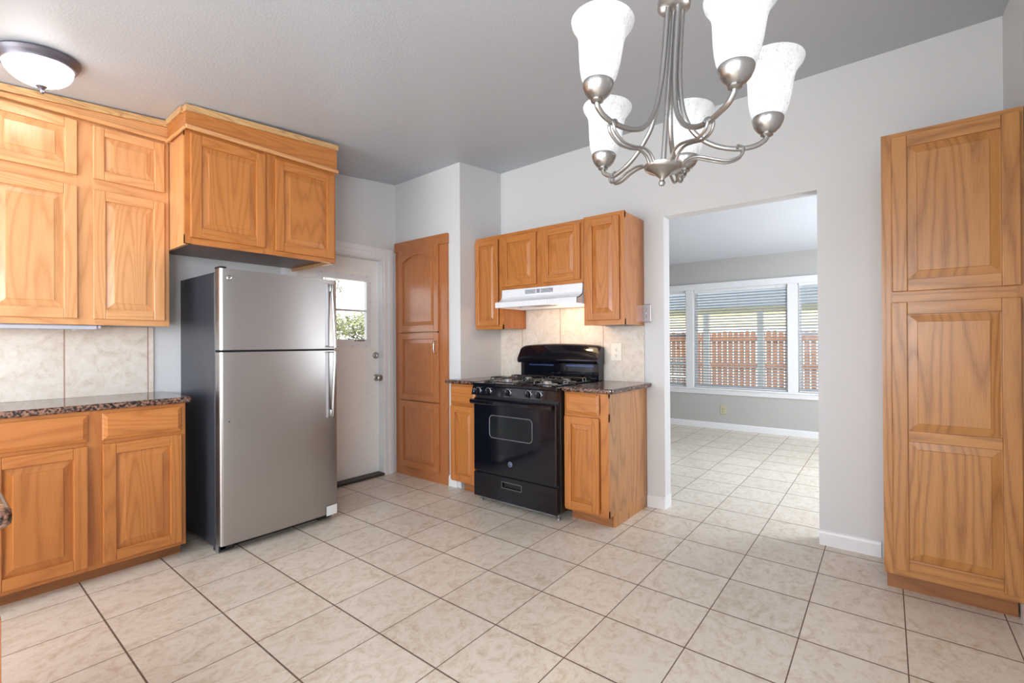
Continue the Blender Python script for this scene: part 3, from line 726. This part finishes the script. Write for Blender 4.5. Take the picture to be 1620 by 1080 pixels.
face_frame(T, r, [(2.755, 2.786, .083, .870, 1), (2.472, 2.50, .083, .870, 1), (2.472, 2.786, .083, .125, 0), (2.472, 2.786, .69, .74, 0), (2.472, 2.786, .84, .870, 0)], OAK_CAB)
cab_drawer(T, r, 2.505, 2.776, .712, .850, OAK_CAB); cab_door(T, r, 2.505, 2.776, .098, .692, OAK_CAB, .050, bevel=.03)
worktop('granite_worktop', [(2.665, 1.694)]+[(2.665, 1.335)][:0]+round_corner(2.685, 1.352, .020, 180, 270)+round_corner(3.288, 1.352, .020, -90, 0)+[(3.308, 1.694)], .8705, .9005, 'small brown granite worktop right of the stove')
worktop('granite_worktop', [(2.660, 2.468), (3.308, 2.468), (3.308, 2.750), (2.778, 2.750), (2.778, 2.822)]+round_corner(2.675, 2.807, .015, 90, 180), .8705, .9005, 'small brown granite worktop left of the stove against the corner')
m = MB(); m.box(3.299, 3.3095, 1.388, 2.751, .901, 1.315); m.box(3.2995, 3.3095, 1.697, 2.455, 1.315, 1.473)
tag(m.build('tile_backsplash', splash_mat(1, 1.719, .3935)), 'beige tile backsplash behind the stove lit by the hood lamp', 'backsplash')

# ---------------------------------------------------------------- gas stove
def stove():
    y0, y1 = 1.706, 2.462; yc = (y0+y1)/2
    r = empty('gas_stove', (2.95, yc, 0), 'black freestanding gas stove between two small granite worktops', 'stove')
    m = MB(); m.box(2.664, 3.285, y0, y1, .055, .872, 2, .003); m.build('body', BLACKS, r)
    m = MB(); m.box(2.615, 3.285, y0-.004, y1+.004, .8735, .897, 2, .006); ct = m.build('cooktop', BLACK, r)
    # control panel, leaning back a little
    m = MB(); P = [(2.663, .872), (2.618, .872), (2.603, .808), (2.663, .806)]
    m.loops([[(x, y, z) for x, z in P] for y in (y0-.002, y1+.002)], True, True, 1); cp = m.build('control_panel', BLACK, r)
    def onp(z): return 2.603+(z-.808)/.064*.015
    for i, y in enumerate((2.401, 2.300, 2.114, 1.935, 1.849)):
        x = onp(.840); m = MB(); m.lathe([(.0245, 0), (.0245, -.003), (.0215, -.004), (.0205, -.018), (.018, -.021), (.001, -.0215)], (x, y, .840), 0, 28)
        m.box(x-.0285, x-.016, y-.0045, y+.0045, .8205, .8595, 2, .002); k = m.build('burner_knob', BLACK, cp)
        m = MB(); m.lathe([(.0265, -.0005), (.0265, -.0025), (.0235, -.0035), (.0235, -.0005)], (x, y, .840), 0, 32, False, False); m.box(x-.0292, x-.0284, y-.0012, y+.0012, .846, .859); m.build('knob_ring', GREYM, k)
        m = MB(); m.box(x+.001, x-.0025, y-.030, y-.024, .862, .866); m.box(x-.0045, x-.001, y-.036, y-.031, .838, .846); m.build('dial_mark', SILVER, cp)
    x = onp(.84)
    m = MB()
    m.box(x-.001, x-.0008, 2.440, 2.452, .85, .853)
    for z in (.852, .846, .826): m.box(onp(z)-.0012, onp(z)+.001, 2.437, 2.452, z, z+.003)
    m.box(onp(.835)-.0012, onp(.835)+.001, 2.439, 2.441, .829, .844); m.box(onp(.835)-.0012, onp(.835)+.001, 2.448, 2.450, .829, .844); m.build('legend_mark', SILVER, cp)
    bx('trim_gap', BLACKP, 2.65, 2.664, y0+.006, y1-.006, .05, .806, r)
    # oven door
    m = MB(); wy0, wy1, wz0, wz1 = 1.912, 2.300, .500, .664
    m.box(2.622, 2.649, y0+.012, y1-.002, .238, .782, 2, .006); od = m.build('oven_door', BLACK, r)
    def rr(cy0, cy1, z0, z1, rad, x):
        pts = []
        for (cy, czz, a) in ((cy1-rad, z1-rad, 0), (cy0+rad, z1-rad, 90), (cy0+rad, z0+rad, 180), (cy1-rad, z0+rad, 270)):
            for k in range(6): t = math.radians(a+k*18); pts.append((x, cy+rad*math.cos(t), czz+rad*math.sin(t)))
        return pts
    m = MB(); m.tube(rr(wy0, wy1, wz0, wz1, .03, 2.6215), .0028, 8, True, 1, True); m.build('window_trim', GREYM, od)
    m = MB(); m.loops([rr(wy0+.003, wy1-.003, wz0+.003, wz1-.003, .028, 2.6218), rr(wy0+.003, wy1-.003, wz0+.003, wz1-.003, .028, 2.6205)], True, True, 1); m.build('oven_window', OVGL, od)
    m = MB(); yA, yB = y0+.030, y1+.004; sec = [(2.578, .777), (2.572, .770), (2.572, .752), (2.580, .742), (2.596, .742), (2.602, .750), (2.600, .775)]
    L = []
    for k in range(13):
        u = k/12; dx = .012*(abs(2*u-1)**3); L.append([(x+dx, yA+(yB-yA)*u, z) for x, z in sec])
    m.loops(L, True, True, 1, False)
    m.box(2.59, 2.6225, yA+.004, yA+.05, .748, .772, 2, .003); m.box(2.59, 2.6225, yB-.05, yB-.004, .748, .772, 2, .003); m.build('door_handle', BLACK, od)
    m = MB(); m.lathe([(.0180, .0005), (.0180, -.0015), (.016, -.0025), (.0001, -.0025)], (2.6215, 2.106, .328), 0, 32, True, False); bd = m.build('badge', BLUE, od)
    m = MB(); m.lathe([(.0185, 0), (.0185, -.0035), (.0160, -.0035), (.0160, -.002)], (2.6215, 2.106, .328), 0, 32, False, False); m.build('badge_ring', SILVER, bd)
    text_mesh('GE', .0155, SILVER, bd, Matrix.Translation((2.6188, 2.106, .328)) @ RXX)
    # drawer with a recessed pull
    m = MB(); sy0, sy1, sz0, sz1 = 2.010, 2.185, .150, .190
    for a in ((y0+.012, sy0, .048, .225), (sy1, y1-.002, .048, .225), (sy0, sy1, .048, sz0), (sy0, sy1, sz1, .225)): m.box(2.624, 2.649, a[0], a[1], a[2], a[3])
    dw = m.build('storage_drawer', BLACK, r)
    bx('pull_recess', BLACKP, 2.644, 2.649, sy0+.001, sy1-.001, sz0+.001, sz1-.001, dw)
    m = MB()
    for a in ((sy0-.003, sy0, sz0-.003, sz1+.003), (sy1, sy1+.003, sz0-.003, sz1+.003), (sy0, sy1, sz0-.003, sz0), (sy0, sy1, sz1, sz1+.003)): m.box(2.6222, 2.626, *a)
    m.build('pull_frame', GREYM, dw)
    m = MB(); N = 24; L = []
    for k in range(N+1):
        u = k/N; y = y0+.03+(y1-y0-.09)*u; j = .003*math.sin(k*2.1)+.002*math.sin(k*5.3)
        L.append([(2.636, y, .034+j), (2.634, y, .0475), (2.640, y, .0475), (2.643, y, .036+j)])
    m.loops(L, True, True, 1); m.build('bottom_foil_strip', GREYM, r)
    for x, y in ((2.68, y0+.03), (2.68, y1-.03), (3.25, y0+.03), (3.25, y1-.03)):
        m = MB(); m.lathe([(.014, 0), (.016, .004), (.012, .014), (.007, .018), (.007, .055)], (x, y, 0), 2, 14); m.build('levelling_foot', GREYM, r)
    # back guard
    m = MB(); m.box(3.215, 3.283, y0+.004, y1-.004, .8975, 1.05, 2, .003); m.build('back_guard_base', BLACK, r)
    m = MB(); N = 24; L = []
    for k in range(N+1):
        u = k/N; y = y0-.002+(y1-y0+.004)*u; e = abs(2*u-1); top = 1.186-.016*e**2-.012*max(0, (e-.9)/.1)**2
        L.append([(3.190, y, 1.028), (3.178, y, 1.034), (3.170, y, 1.046), (3.172, y, 1.066), (3.182, y, 1.09+(top-1.186)*.4), (3.200, y, 1.128+(top-1.186)*.7), (3.220, y, top-.016), (3.236, y, top-.003), (3.250, y, top), (3.288, y, top-.002), (3.288, y, 1.028)])
    m.loops(L, True, True, 1, True); bgd = m.build('back_guard', BLACK, r)
    bx('vent_slot', BLUE, 3.2125, 3.2148, y0+.05, y0+.30, 1.006, 1.018, r); bx('vent_slot', BLUE, 3.2125, 3.2148, y1-.34, y1-.09, 1.006, 1.018, r)
    # burners and wire grates
    for bx_, by in ((2.80, 1.905), (3.06, 1.905), (2.80, 2.265), (3.06, 2.265)):
        m = MB(); m.lathe([(.078, .8970), (.074, .9005), (.050, .8995), (.046, .8975)], (bx_, by, 0), 2, 32, False, False)
        m.lathe([(.036, .8972), (.036, .908), (.030, .912), (.030, .916), (.027, .920), (.001, .9205)], (bx_, by, 0), 2, 28); m.build('burner', ALUM, r)
        m = MB(); R_ = .118; zt, zb = .930, .9005
        sq = []
        for (sx, sy, a) in ((1, 1, 0), (-1, 1, 90), (-1, -1, 180), (1, -1, 270)):
            for k in range(4): t = math.radians(a+k*30); sq.append((bx_+sx*(R_-.02)+.02*math.cos(t), by+sy*(.155-.02)+.02*math.sin(t), zb+.004))
        m.tube(sq, .0042, 8, True, 1, True)
        for sx, sy in ((1, 0), (-1, 0), (0, 1), (0, -1)):
            for off in (-.022, .022) if sx == 0 else (-.03, .03):
                ex, ey = bx_+sx*R_+(off if sx == 0 else 0), by+sy*.155+(off if sy == 0 else 0)
                ix, iy = bx_+sx*.035+(off if sx == 0 else 0), by+sy*.035+(off if sy == 0 else 0)
                m.tube([(ex, ey, zb+.003), (ex-sx*.002, ey-sy*.002, zt-.008), (ex-sx*.012, ey-sy*.012, zt), (ix, iy, zt)], .0042, 8, True, 3)
            # loop joining the two fingers
            if sx == 0: m.tube([(bx_-.022, by+sy*.035, zt), (bx_, by+sy*.026, zt), (bx_+.022, by+sy*.035, zt)], .0042, 8, True, 3)
            else: m.tube([(bx_+sx*.035, by-.03, zt), (bx_+sx*.026, by, zt), (bx_+sx*.035, by+.03, zt)], .0042, 8, True, 3)
        m.build('burner_grate', GRATE, r)
stove()

# outlet and switch plate on the stove wall
def duplex(name, yc, zc, x, w, h, mat, label, dark):
    r = empty(name, (x, yc, zc-h/2), label, 'electrical outlet'); m = MB(); m.box(x-.006, x-.0005, yc-w/2, yc+w/2, zc-h/2, zc+h/2, 2, .0025); m.build('cover_plate', mat, r)
    for s in (1, -1):
        m = MB(); m.lathe([(.0165, 0), (.0165, -.0015), (.0155, -.002)], (x-.006, yc, zc+s*h*.17), 0, 24); q = m.build('socket', mat, r)
        m = MB(); c = zc+s*h*.17; m.box(x-.0088, x-.0078, yc-.0075, yc-.0055, c-.001, c+.009); m.box(x-.0088, x-.0078, yc+.0055, yc+.0075, c-.001, c+.007); m.box(x-.0088, x-.0078, yc-.0025, yc+.0025, c-.010, c-.005); m.build('slots', dark, q)
duplex('wall_outlet', 1.607, 1.121, 3.299, .086, .132, IVORY, 'white double electrical outlet on the tile backsplash right of the stove', SLOT)
duplex('wall_outlet', 1.757, .262, FX, .075, .118, BEIGE, 'small beige outlet low on the far room wall under the window', SLOT)
r = empty('switch_plate', (3.31, 1.372, 1.34), 'stainless steel wall plate beside the right wall cabinet', 'switch plate')
m = MB(); m.box(3.3015, 3.3095, 1.335, 1.408, 1.340, 1.470, 2, .004); m.build('cover_plate', PLATE, r)
m = MB(); m.lathe([(.006, 0), (.004, -.003)], (3.3015, 1.371, 1.405), 0, 14); m.build('toggle', IVORY, r)
for z in (1.378, 1.388, 1.423, 1.438):
    m = MB(); m.lathe([(.003, 0), (.002, -.0012)], (3.3015, 1.371, z), 0, 10); m.build('screw', SLOT, r)

# ---------------------------------------------------------------- tall cabinet on the right
XT = 2.87
r = empty('tall_cabinet', (3.09, -.22, 0), 'tall oak utility cabinet with one upper and one long lower door at the right', 'cabinet'); T = face_x(XT)
bx('carcass', OAK_TALL, XT+.019, XB-.002, YR+.002, .012, .10, 2.165, r)
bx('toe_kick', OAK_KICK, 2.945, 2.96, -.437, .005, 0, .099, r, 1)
face_frame(T, r, [(-.022, .016, .092, 2.172, 1), (-.453, -.43, .092, 2.172, 1), (-.453, .016, .092, .135, 0), (-.453, .016, 1.365, 1.432, 0), (-.453, .016, 2.13, 2.172, 0)], OAK_TALL)
cab_door(T, r, -.441, -.022, 1.424, 2.150, OAK_TALL, .056)
cab_door(T, r, -.441, -.018, .122, 1.374, OAK_TALL, .058, mid=(.728, .778))

# ---------------------------------------------------------------- peninsula end at the left edge
r = empty('peninsula_cabinet', (-.25, 1.7, 0), 'oak peninsula cabinet just entering the picture at the lower left', 'cabinet')
bx('carcass', OAK_CAB, -.60, .056, 1.285, 2.2, .10, .866, r); bx('toe_kick', OAK_KICK, -.55, .0, 1.30, 2.15, 0, .099, r)
T = lambda a, h, o: (.0565+o, a, h)
face_frame(T, r, [(1.283, 1.32, .09, .866, 1), (2.16, 2.2, .09, .866, 1), (1.72, 1.76, .09, .866, 1), (1.283, 2.2, .09, .13, 0), (1.283, 2.2, .68, .74, 0), (1.283, 2.2, .83, .866, 0)], OAK_CAB, 0, .018)
cab_door(T, r, 1.290, 1.725, .1, .69, OAK_CAB, .054, o0=.019); cab_door(T, r, 1.755, 2.19, .1, .69, OAK_CAB, .054, o0=.019)
worktop('granite_worktop', round_corner(.084, 1.252, .022, -90, 0)+[(.106, 2.24), (-.64, 2.24), (-.64, 1.230)], .868, .902, 'rounded end of the peninsula granite worktop at the left edge of the picture')

# ---------------------------------------------------------------- ceiling light
cx, cy = .325, 2.905; ctz = cz(cx, cy)
r = empty('ceiling_light', (cx, cy, ctz), 'lit flush ceiling light with a white dome and bronze ring, above the left wall cabinets', 'ceiling light')
tl = math.atan(.095)
def LT(x, y, z): return (cx+x*math.cos(tl)+z*-math.sin(tl), cy+y, ctz+x*math.sin(tl)+z*math.cos(tl))
m = MB(LT); m.lathe([(.110, -.001), (.141, -.002), (.143, -.008), (.138, -.016), (.134, -.024), (.127, -.030), (.124, -.038), (.116, -.040), (.112, -.034)], seg=48, cap0=False, cap1=False); m.build('trim_ring', RING, r)
m = MB(LT); m.lathe([(.115, -.034)]+[(.115*math.cos(t), -.034-.085*math.sin(t)) for t in [PI/2*k/12 for k in range(1, 12)]]+[(.002, -.119)], seg=40, cap0=False); m.build('glass_dome', DOME, r)
m = MB(LT); m.lathe([(.018, -.117), (.020, -.122), (.012, -.128), (.006, -.134), (.006, -.140), (.008, -.145), (.005, -.151), (.001, -.152)], seg=20); m.build('finial', RING, r)

# ---------------------------------------------------------------- chandelier
def chandelier():
    D, lat, zc, R, ph, hs, tr_, tf_, hb, ht, rd = 1.1862, .3911, 1.7431, .2376, -.0181, .144, .0776, .0097, -.1154, .311, .14
    FW = Vector((math.cos(th), math.sin(th), 0)); RT = Vector((math.sin(th), -math.cos(th), 0))
    ax = (Vector((0, 0, 1))+tr_*RT+tf_*FW).normalized(); a = (RT-ax*RT.dot(ax)).normalized(); b = ax.cross(a)
    if b.dot(FW) < 0: b = -b
    C = Vector((1.17194, .43191, 1.74314))
    def LT(l, d, z): return tuple(C+a*l+b*d+ax*z)
    r = empty('chandelier', tuple(C), 'brushed nickel five-arm chandelier with bell-shaped frosted glass shades, all lit', 'chandelier')
    m = MB(LT); m.tube([(0, 0, -.10), (0, 0, .30)], .0065, 12, True, 1); m.build('centre_stem', NICKEL, r)
    m = MB(LT); m.lathe([(.001, hb-.042), (.006, hb-.040), (.0085, hb-.034), (.005, hb-.027), (.007, hb-.022), (.022, hb-.010), (.040, hb-.003), (.045, hb+.001), (.046, hb+.008), (.042, hb+.010), (.012, hb+.012), (.010, hb+.02)], seg=40); m.build('bottom_hub', NICKEL, r)
    m = MB(LT); m.lathe([(.01, .285), (.030, .288), (.0395, .296), (.040, .312), (.036, .316), (.020, .322), (.010, .335), (.009, .36)], seg=40); m.build('top_hub', NICKEL, r)
    # rod and canopy to the ceiling
    k = (2.560-C.z)/ax.z
    m = MB(LT); m.tube([(0, 0, .36), (0, 0, k-.03)], .006, 12, True, 1); m.build('hanging_rod', NICKEL, r)
    top = C+ax*k; zt = cz(top.x, top.y)
    m = MB(); m.lathe([(.060, zt-.010), (.058, zt-.018), (.045, zt-.030), (.015, zt-.040), (.008, zt-.046)], (top.x, top.y, 0), 2, 32); m.build('ceiling_canopy', NICKEL, r)
    offs = [(-.006, .134, .014), (.018, .112, -.005), (-.002, -.017, .002), (.005, -.042, .004), (-.015, -.187, -.015)]
    for i, (dR, dp, dz) in enumerate(offs):
        an = ph+math.radians([-154, -82, -10, 62, 134][i])+dp; Ri = R+dR; c, s = math.cos(an), math.sin(an)
        P = lambda rr, z, t=0: LT(rr*c-t*s, rr*s+t*c, z)
        m = MB(); m.tube([P(.022, .300), P(.022, .20), P(.027, .10), P(.043, .02), P(.075, -.030), P(.120, -.058+dz*.5), P(.170, -.068+dz), P(Ri-.026, -.062+dz), P(Ri-.004, -.048+dz), P(Ri, -.036+dz)], .0062, 12); arm = m.build('arm', NICKEL, r)
        m = MB()
        for t in (-.0075, .0075):
            m.tube([P(.176, -.060+dz, 0), P(.184, -.070+dz, t*.9), P(.178, -.088+dz, t), P(.150, -.098+dz*.5, t), P(.115, -.092, t), P(.080, -.086, t), P(.055, -.094, t), P(.040, hb+.002, t)], .0034, 8)
        m.tube([P(.170, -.070+dz, -.008), P(.172, -.059+dz, 0), P(.174, -.070+dz, .008)], .0034, 8)
        m.build('scroll', NICKEL, arm)
        base = Vector(P(Ri, dz))
        def ST(x, y, z, base=base): return tuple(base+a*x+b*y+ax*z)
        m = MB(ST); m.lathe([(.008, -.040), (.014, -.036), (.012, -.031), (.020, -.027), (.0285, -.017), (.0335, -.005), (.0350, .003), (.034, .006), (.029, .005)], seg=32, cap1=False); m.build('cup', NICKEL, arm)
        prof = [(.0320, .003), (.0385, .016), (.0430, .034), (.0465, .056), (.0490, .080), (.0510, .100), (.0545, .114), (.0610, .126), (.0680, .136), (.0705, .144)]
        inn = [(q-.0022, z-.0005) for q, z in reversed(prof)]
        e = bpy.data.objects.new('x', None)
        m = MB(ST); m.lathe(prof+[(.0690, .1465)]+inn, seg=40, cap0=False, cap1=False); sh = m.build('lamp_shade', SHADE, arm)
        for v in sh.data.vertices: pass
        m = MB(ST); m.lathe([(.012, .004), (.012, .035), (.014, .040), (.020, .050), (.022, .062), (.018, .074), (.008, .082), (.001, .083)], seg=20); m.build('bulb', BULB, arm)
        light('chandelier_bulb', 'POINT', tuple(base+ax*.100), .95, (1, .97, .94), radius=.016)
chandelier()

# ---------------------------------------------------------------- far windows, blinds, yard
def windows():
    secs = [(2.255, 2.66, .555, 1.935), (.985, 2.145, .555, 1.925), (.42, .868, .555, 1.935)]
    m = MB(); x0, x1 = FX-.022, FX+.12
    # casing: head, mullions, apron and stool
    m.box(FX-.020, FX, .33, 2.75, 1.925, 2.005, 1, .004); m.box(FX-.026, FX, .31, 2.77, 1.99, 2.008, 1, .003)
    for a, b in ((2.148, 2.252), (.871, .982), (2.66, 2.75), (.33, .42)): m.box(FX-.018, FX+.10, a, b, .55, 1.925, 2, .004)
    m.box(FX-.035, FX+.10, .33, 2.75, .530, .556, 1, .005); m.box(FX-.018, FX, .35, 2.73, .470, .530, 1, .004); m.box(FX-.024, FX, .35, 2.73, .500, .512, 1, .003)
    struct(m.build('trim_4', WHITE))
    for i, (a, b, z0, z1) in enumerate(secs):
        w = bpy.data.objects.new('window_%d' % (i+1), None); COL.objects.link(w); w.location = (FX+.08, (a+b)/2, z0); WLOC[w] = Vector(w.location); struct(w)
        m = MB(); t = .028
        m.box(FX+.07, FX+.11, a, a+t, z0, z1); m.box(FX+.07, FX+.11, b-t, b, z0, z1); m.box(FX+.07, FX+.11, a+t, b-t, z0, z0+t); m.box(FX+.07, FX+.11, a+t, b-t, z1-t, z1)
        if i != 1: m.box(FX+.065, FX+.11, a+t, b-t, 1.265, 1.305)
        m.build('window_frame', WHITE, w)
        bx('window_pane', GLASS, FX+.088, FX+.092, a+t, b-t, z0+t, z1-t, w)
        lab = ['white horizontal blind on the narrow left window of the far room', 'wide white horizontal blind on the big middle window of the far room', 'white horizontal blind on the narrow right window of the far room'][i]
        r = empty('window_blind', (FX+.03, (a+b)/2, z0+.005), lab, 'window blind', 'blinds in the far room windows')
        bx('headrail', WHITE, FX+.008, FX+.058, a+.006, b-.006, z1-.042, z1-.002, r, 1, .003)
        bx('bottom_rail', WHITE, FX+.010, FX+.056, a+.01, b-.01, z0+.004, z0+.018, r, 1, .003)
        m = MB(); n = int((z1-z0-.07)/.038)
        for k in range(n):
            z = z0+.040+k*.038; tl = .0085
            P = [(-.023, -tl), (-.012, -tl*.4+.002), (0, .0028), (.012, tl*.6+.002), (.023, tl), (.023, tl+.0022), (.012, tl*.6+.0042), (0, .005), (-.012, -tl*.4+.0042), (-.023, -tl+.0022)]
            m.loops([[(FX+.033+p, y, z+q) for p, q in P] for y in (a+.012, b-.012)], True, True, 1)
        m.build('slats', SLAT, r)
        m = MB(); 
        for y in ([a+.10, (a+b)/2, b-.10] if i == 1 else [a+.09, b-.09]):
            for x in (FX+.0085, FX+.0575): m.tube([(x, y, z1-.04), (x, y, z0+.01)], .0012, 5, True, 1)
        m.build('ladder_cords', CORD, r)
        m = MB(); yy = a+.115; zz = 1.20 if i == 1 else 1.13
        m.tube([(FX+.003, yy, z1-.02), (FX+.003, yy, zz)], .0016, 5, True, 1); m.build('pull_cord', CORD, r)
        m = MB(); m.lathe([(.003, zz+.004), (.008, zz-.02), (.009, zz-.03), (.002, zz-.034)], (FX+.003, yy, 0), 2, 12); m.build('tassel', TASSEL, r)
windows()
# yard beyond the far windows
m = MB(); m.box(7.0, 30, -14, 16, -.25, -.15); struct(m.build('trim_ground', GRASS)) if False else tag(m.build('lawn', GRASS), 'pale dry grass ground of the back yard', 'ground')
bpy.data.objects['lawn']['kind'] = 'structure'
m = MB(); m.box(7.0, 9.6, -4, 6, -.149, -.10); o = m.build('patio_slab', CONC); o['kind'] = 'structure'
m = MB(); m.box(-20, 3.0, 3.9, 24, -.3, -.2); o = m.build('lawn', GRASS); o['kind'] = 'structure'
m = MB(); m.box(-14, -2.4, -8, 3.8, -.3, -.2); o = m.build('lawn', GRASS); o['kind'] = 'structure'
FXN = 11.2
for (ya, yb, lab) in ((-3.0, -.4, 'cedar privacy fence section right of the other section'), (-.4, 2.2, 'cedar privacy fence section in the middle behind the patio posts'), (2.2, 4.8, 'cedar privacy fence section left, behind the left patio post')):
    r = empty('fence_section', (FXN, (ya+yb)/2, -.15), lab, 'fence', 'cedar fence sections across the yard')
    n = int((yb-ya)/.115)
    for k in range(n):
        y = ya+.01+k*.115
        m = MB(); z1 = 1.42+.01*math.sin(k*1.7)
        m.loops([[(x, yy, z) for yy, z in ((y, -.14), (y+.092, -.14), (y+.092, z1-.04), (y+.068, z1), (y+.024, z1), (y, z1-.04))] for x in (FXN, FXN+.018)], True, True, 2)
        m.build('picket', CEDAR, r)
    for z in (.05, .62, 1.22): 
        m = MB(); m.box(FXN-.04, FXN-.001, ya, yb-.004, z, z+.085); m.build('rail', CEDAR, r)
# patio cover
r = empty('patio_cover', (8.4, 1.5, -.10), 'patio cover with blue grey ceiling and white posts outside the far windows', 'patio cover')
m = MB(); m.loops([[(7.02, y, 2.50), (7.02, y, 2.60), (9.6, y, 1.92), (9.6, y, 1.82)] for y in (-4, 6)], True, True); m.build('roof_deck', PATIO_B, r)
bx('beam', PATIO_C, 9.42, 9.50, -4, 6, 1.745, 1.83, r)
for y in (-1.0, .85, 1.78, 2.72, 4.6):
    bx('post', PATIO_W, 9.41, 9.51, y-.05, y+.05, -.10, 1.744, r)
r = empty('neighbour_house', (16.5, 3, -.15), 'cream house with a white lower wall standing beyond the cedar fence', 'house')
bx('upper_wall', PATIO_C, 15.0, 18, -6, 14, 1.66, 2.6, r); bx('lower_wall', PATIO_W, 15.02, 18, -6, 14, -.15, 1.655, r)
m = MB(); m.loops([[(14.5, y, 2.58), (16.5, y, 3.6), (18.5, y, 2.58)] for y in (-6.3, 14.3)], True, True); m.build('roof', ROOF_B, r)
r = empty('lattice_screen', (8.6, 3.1, -.1), 'white openwork lattice screen outside the narrow left window', 'lattice screen')
m = MB()
for k in range(11):
    y = 2.80+k*.075; m.box(8.59, 8.60, y, y+.03, -.09, .86)
for k in range(12):
    z = -.06+k*.077; m.box(8.6005, 8.61, 2.78, 3.62, z, z+.03)
m.build('lattice', PATIO_W, r)
m = MB(); m.box(8.585, 8.615, 2.76, 3.64, .862, .90); m.build('top_rail', PATIO_W, r)
# trees beyond the back door
def tree(x, y, h, rad, label, seed, n=6500):
    rnd = random.Random(seed)
    r = empty('tree', (x, y, -.2), label, 'tree', 'olive green trees outside the back door')
    m = MB(); m.tube([(x, y, -.2), (x+.05, y, h*.4), (x-.05, y+.1, h*.8)], lambda u: .12*(1-u*.7), 8)
    for k in range(9):
        t = rnd.uniform(0, 2*PI); z = h*rnd.uniform(.35, .7)
        m.tube([(x, y, z), (x+rad*.4*math.cos(t), y+rad*.4*math.sin(t), z+.3), (x+rad*.8*math.cos(t), y+rad*.8*math.sin(t), z+.7)], lambda u: .03*(1-u*.8), 5)
    m.build('trunk', BARK, r)
    m = MB()
    for k in range(n):
        d = Vector([math.copysign(abs(q)**.6, q) for q in Vector((rnd.gauss(0, 1), rnd.gauss(0, 1), rnd.gauss(0, 1))).normalized()])*.85*rnd.uniform(.15, 1)**.5
        p = Vector((x, y, h*.55))+Vector((d.x*rad, d.y*rad, d.z*h*.46))
        u = Vector((rnd.gauss(0, 1), rnd.gauss(0, 1), rnd.gauss(0, 1))).normalized(); w = u.orthogonal().normalized(); s_ = rnd.uniform(.04, .085)
        m.add([tuple(p-u*s_), tuple(p+w*s_*.4), tuple(p+u*s_), tuple(p-w*s_*.4)], [(0, 1, 2, 3)])
    m.build('foliage', LEAF, r)
tree(5.75, 11.4, 2.25, 1.34, 'olive green tree seen through the left half of the back door window', 1)
tree(8.47, 11.6, 2.3, 1.34, 'olive green tree seen through the right half of the back door window', 2)
tree(7.2, 14.7, 2.6, 1.6, 'olive green tree furthest behind the back door window', 3)
r = empty('tree', (3.0, 7.4, -.2), 'slender tree whose sparse hanging twigs show in the upper back door window', 'tree')
m = MB(); m.tube([(3.0, 7.4, -.2), (3.05, 7.4, 1.2), (3.3, 7.3, 2.3), (3.9, 7.1, 2.75), (4.35, 7.0, 2.5)], lambda u: .07*(1-u*.88), 8)
rnd = random.Random(5); tips = []
for k in range(7):
    t = [(4.0+.06*k, 7.1-.01*k, 2.72-.03*k)]
    for q in range(3): t.append((t[-1][0]+rnd.uniform(-.03, .07), 7.05+rnd.uniform(-.1, .1), t[-1][2]-rnd.uniform(.12, .28)))
    tips += t[1:]; m.tube(t, .006, 5)
m.build('trunk', BARK, r)
m = MB()
for p in tips:
    for k in range(7):
        c = Vector(p)+Vector((rnd.gauss(0, .05), rnd.gauss(0, .05), rnd.gauss(0, .07))); u = Vector((rnd.gauss(0, 1), rnd.gauss(0, 1), rnd.gauss(0, 1))).normalized(); w = u.orthogonal()
        m.add([tuple(c-u*.028), tuple(c+w*.011), tuple(c+u*.028), tuple(c-w*.011)], [(0, 1, 2, 3)])
m.build('foliage', LEAF, r)
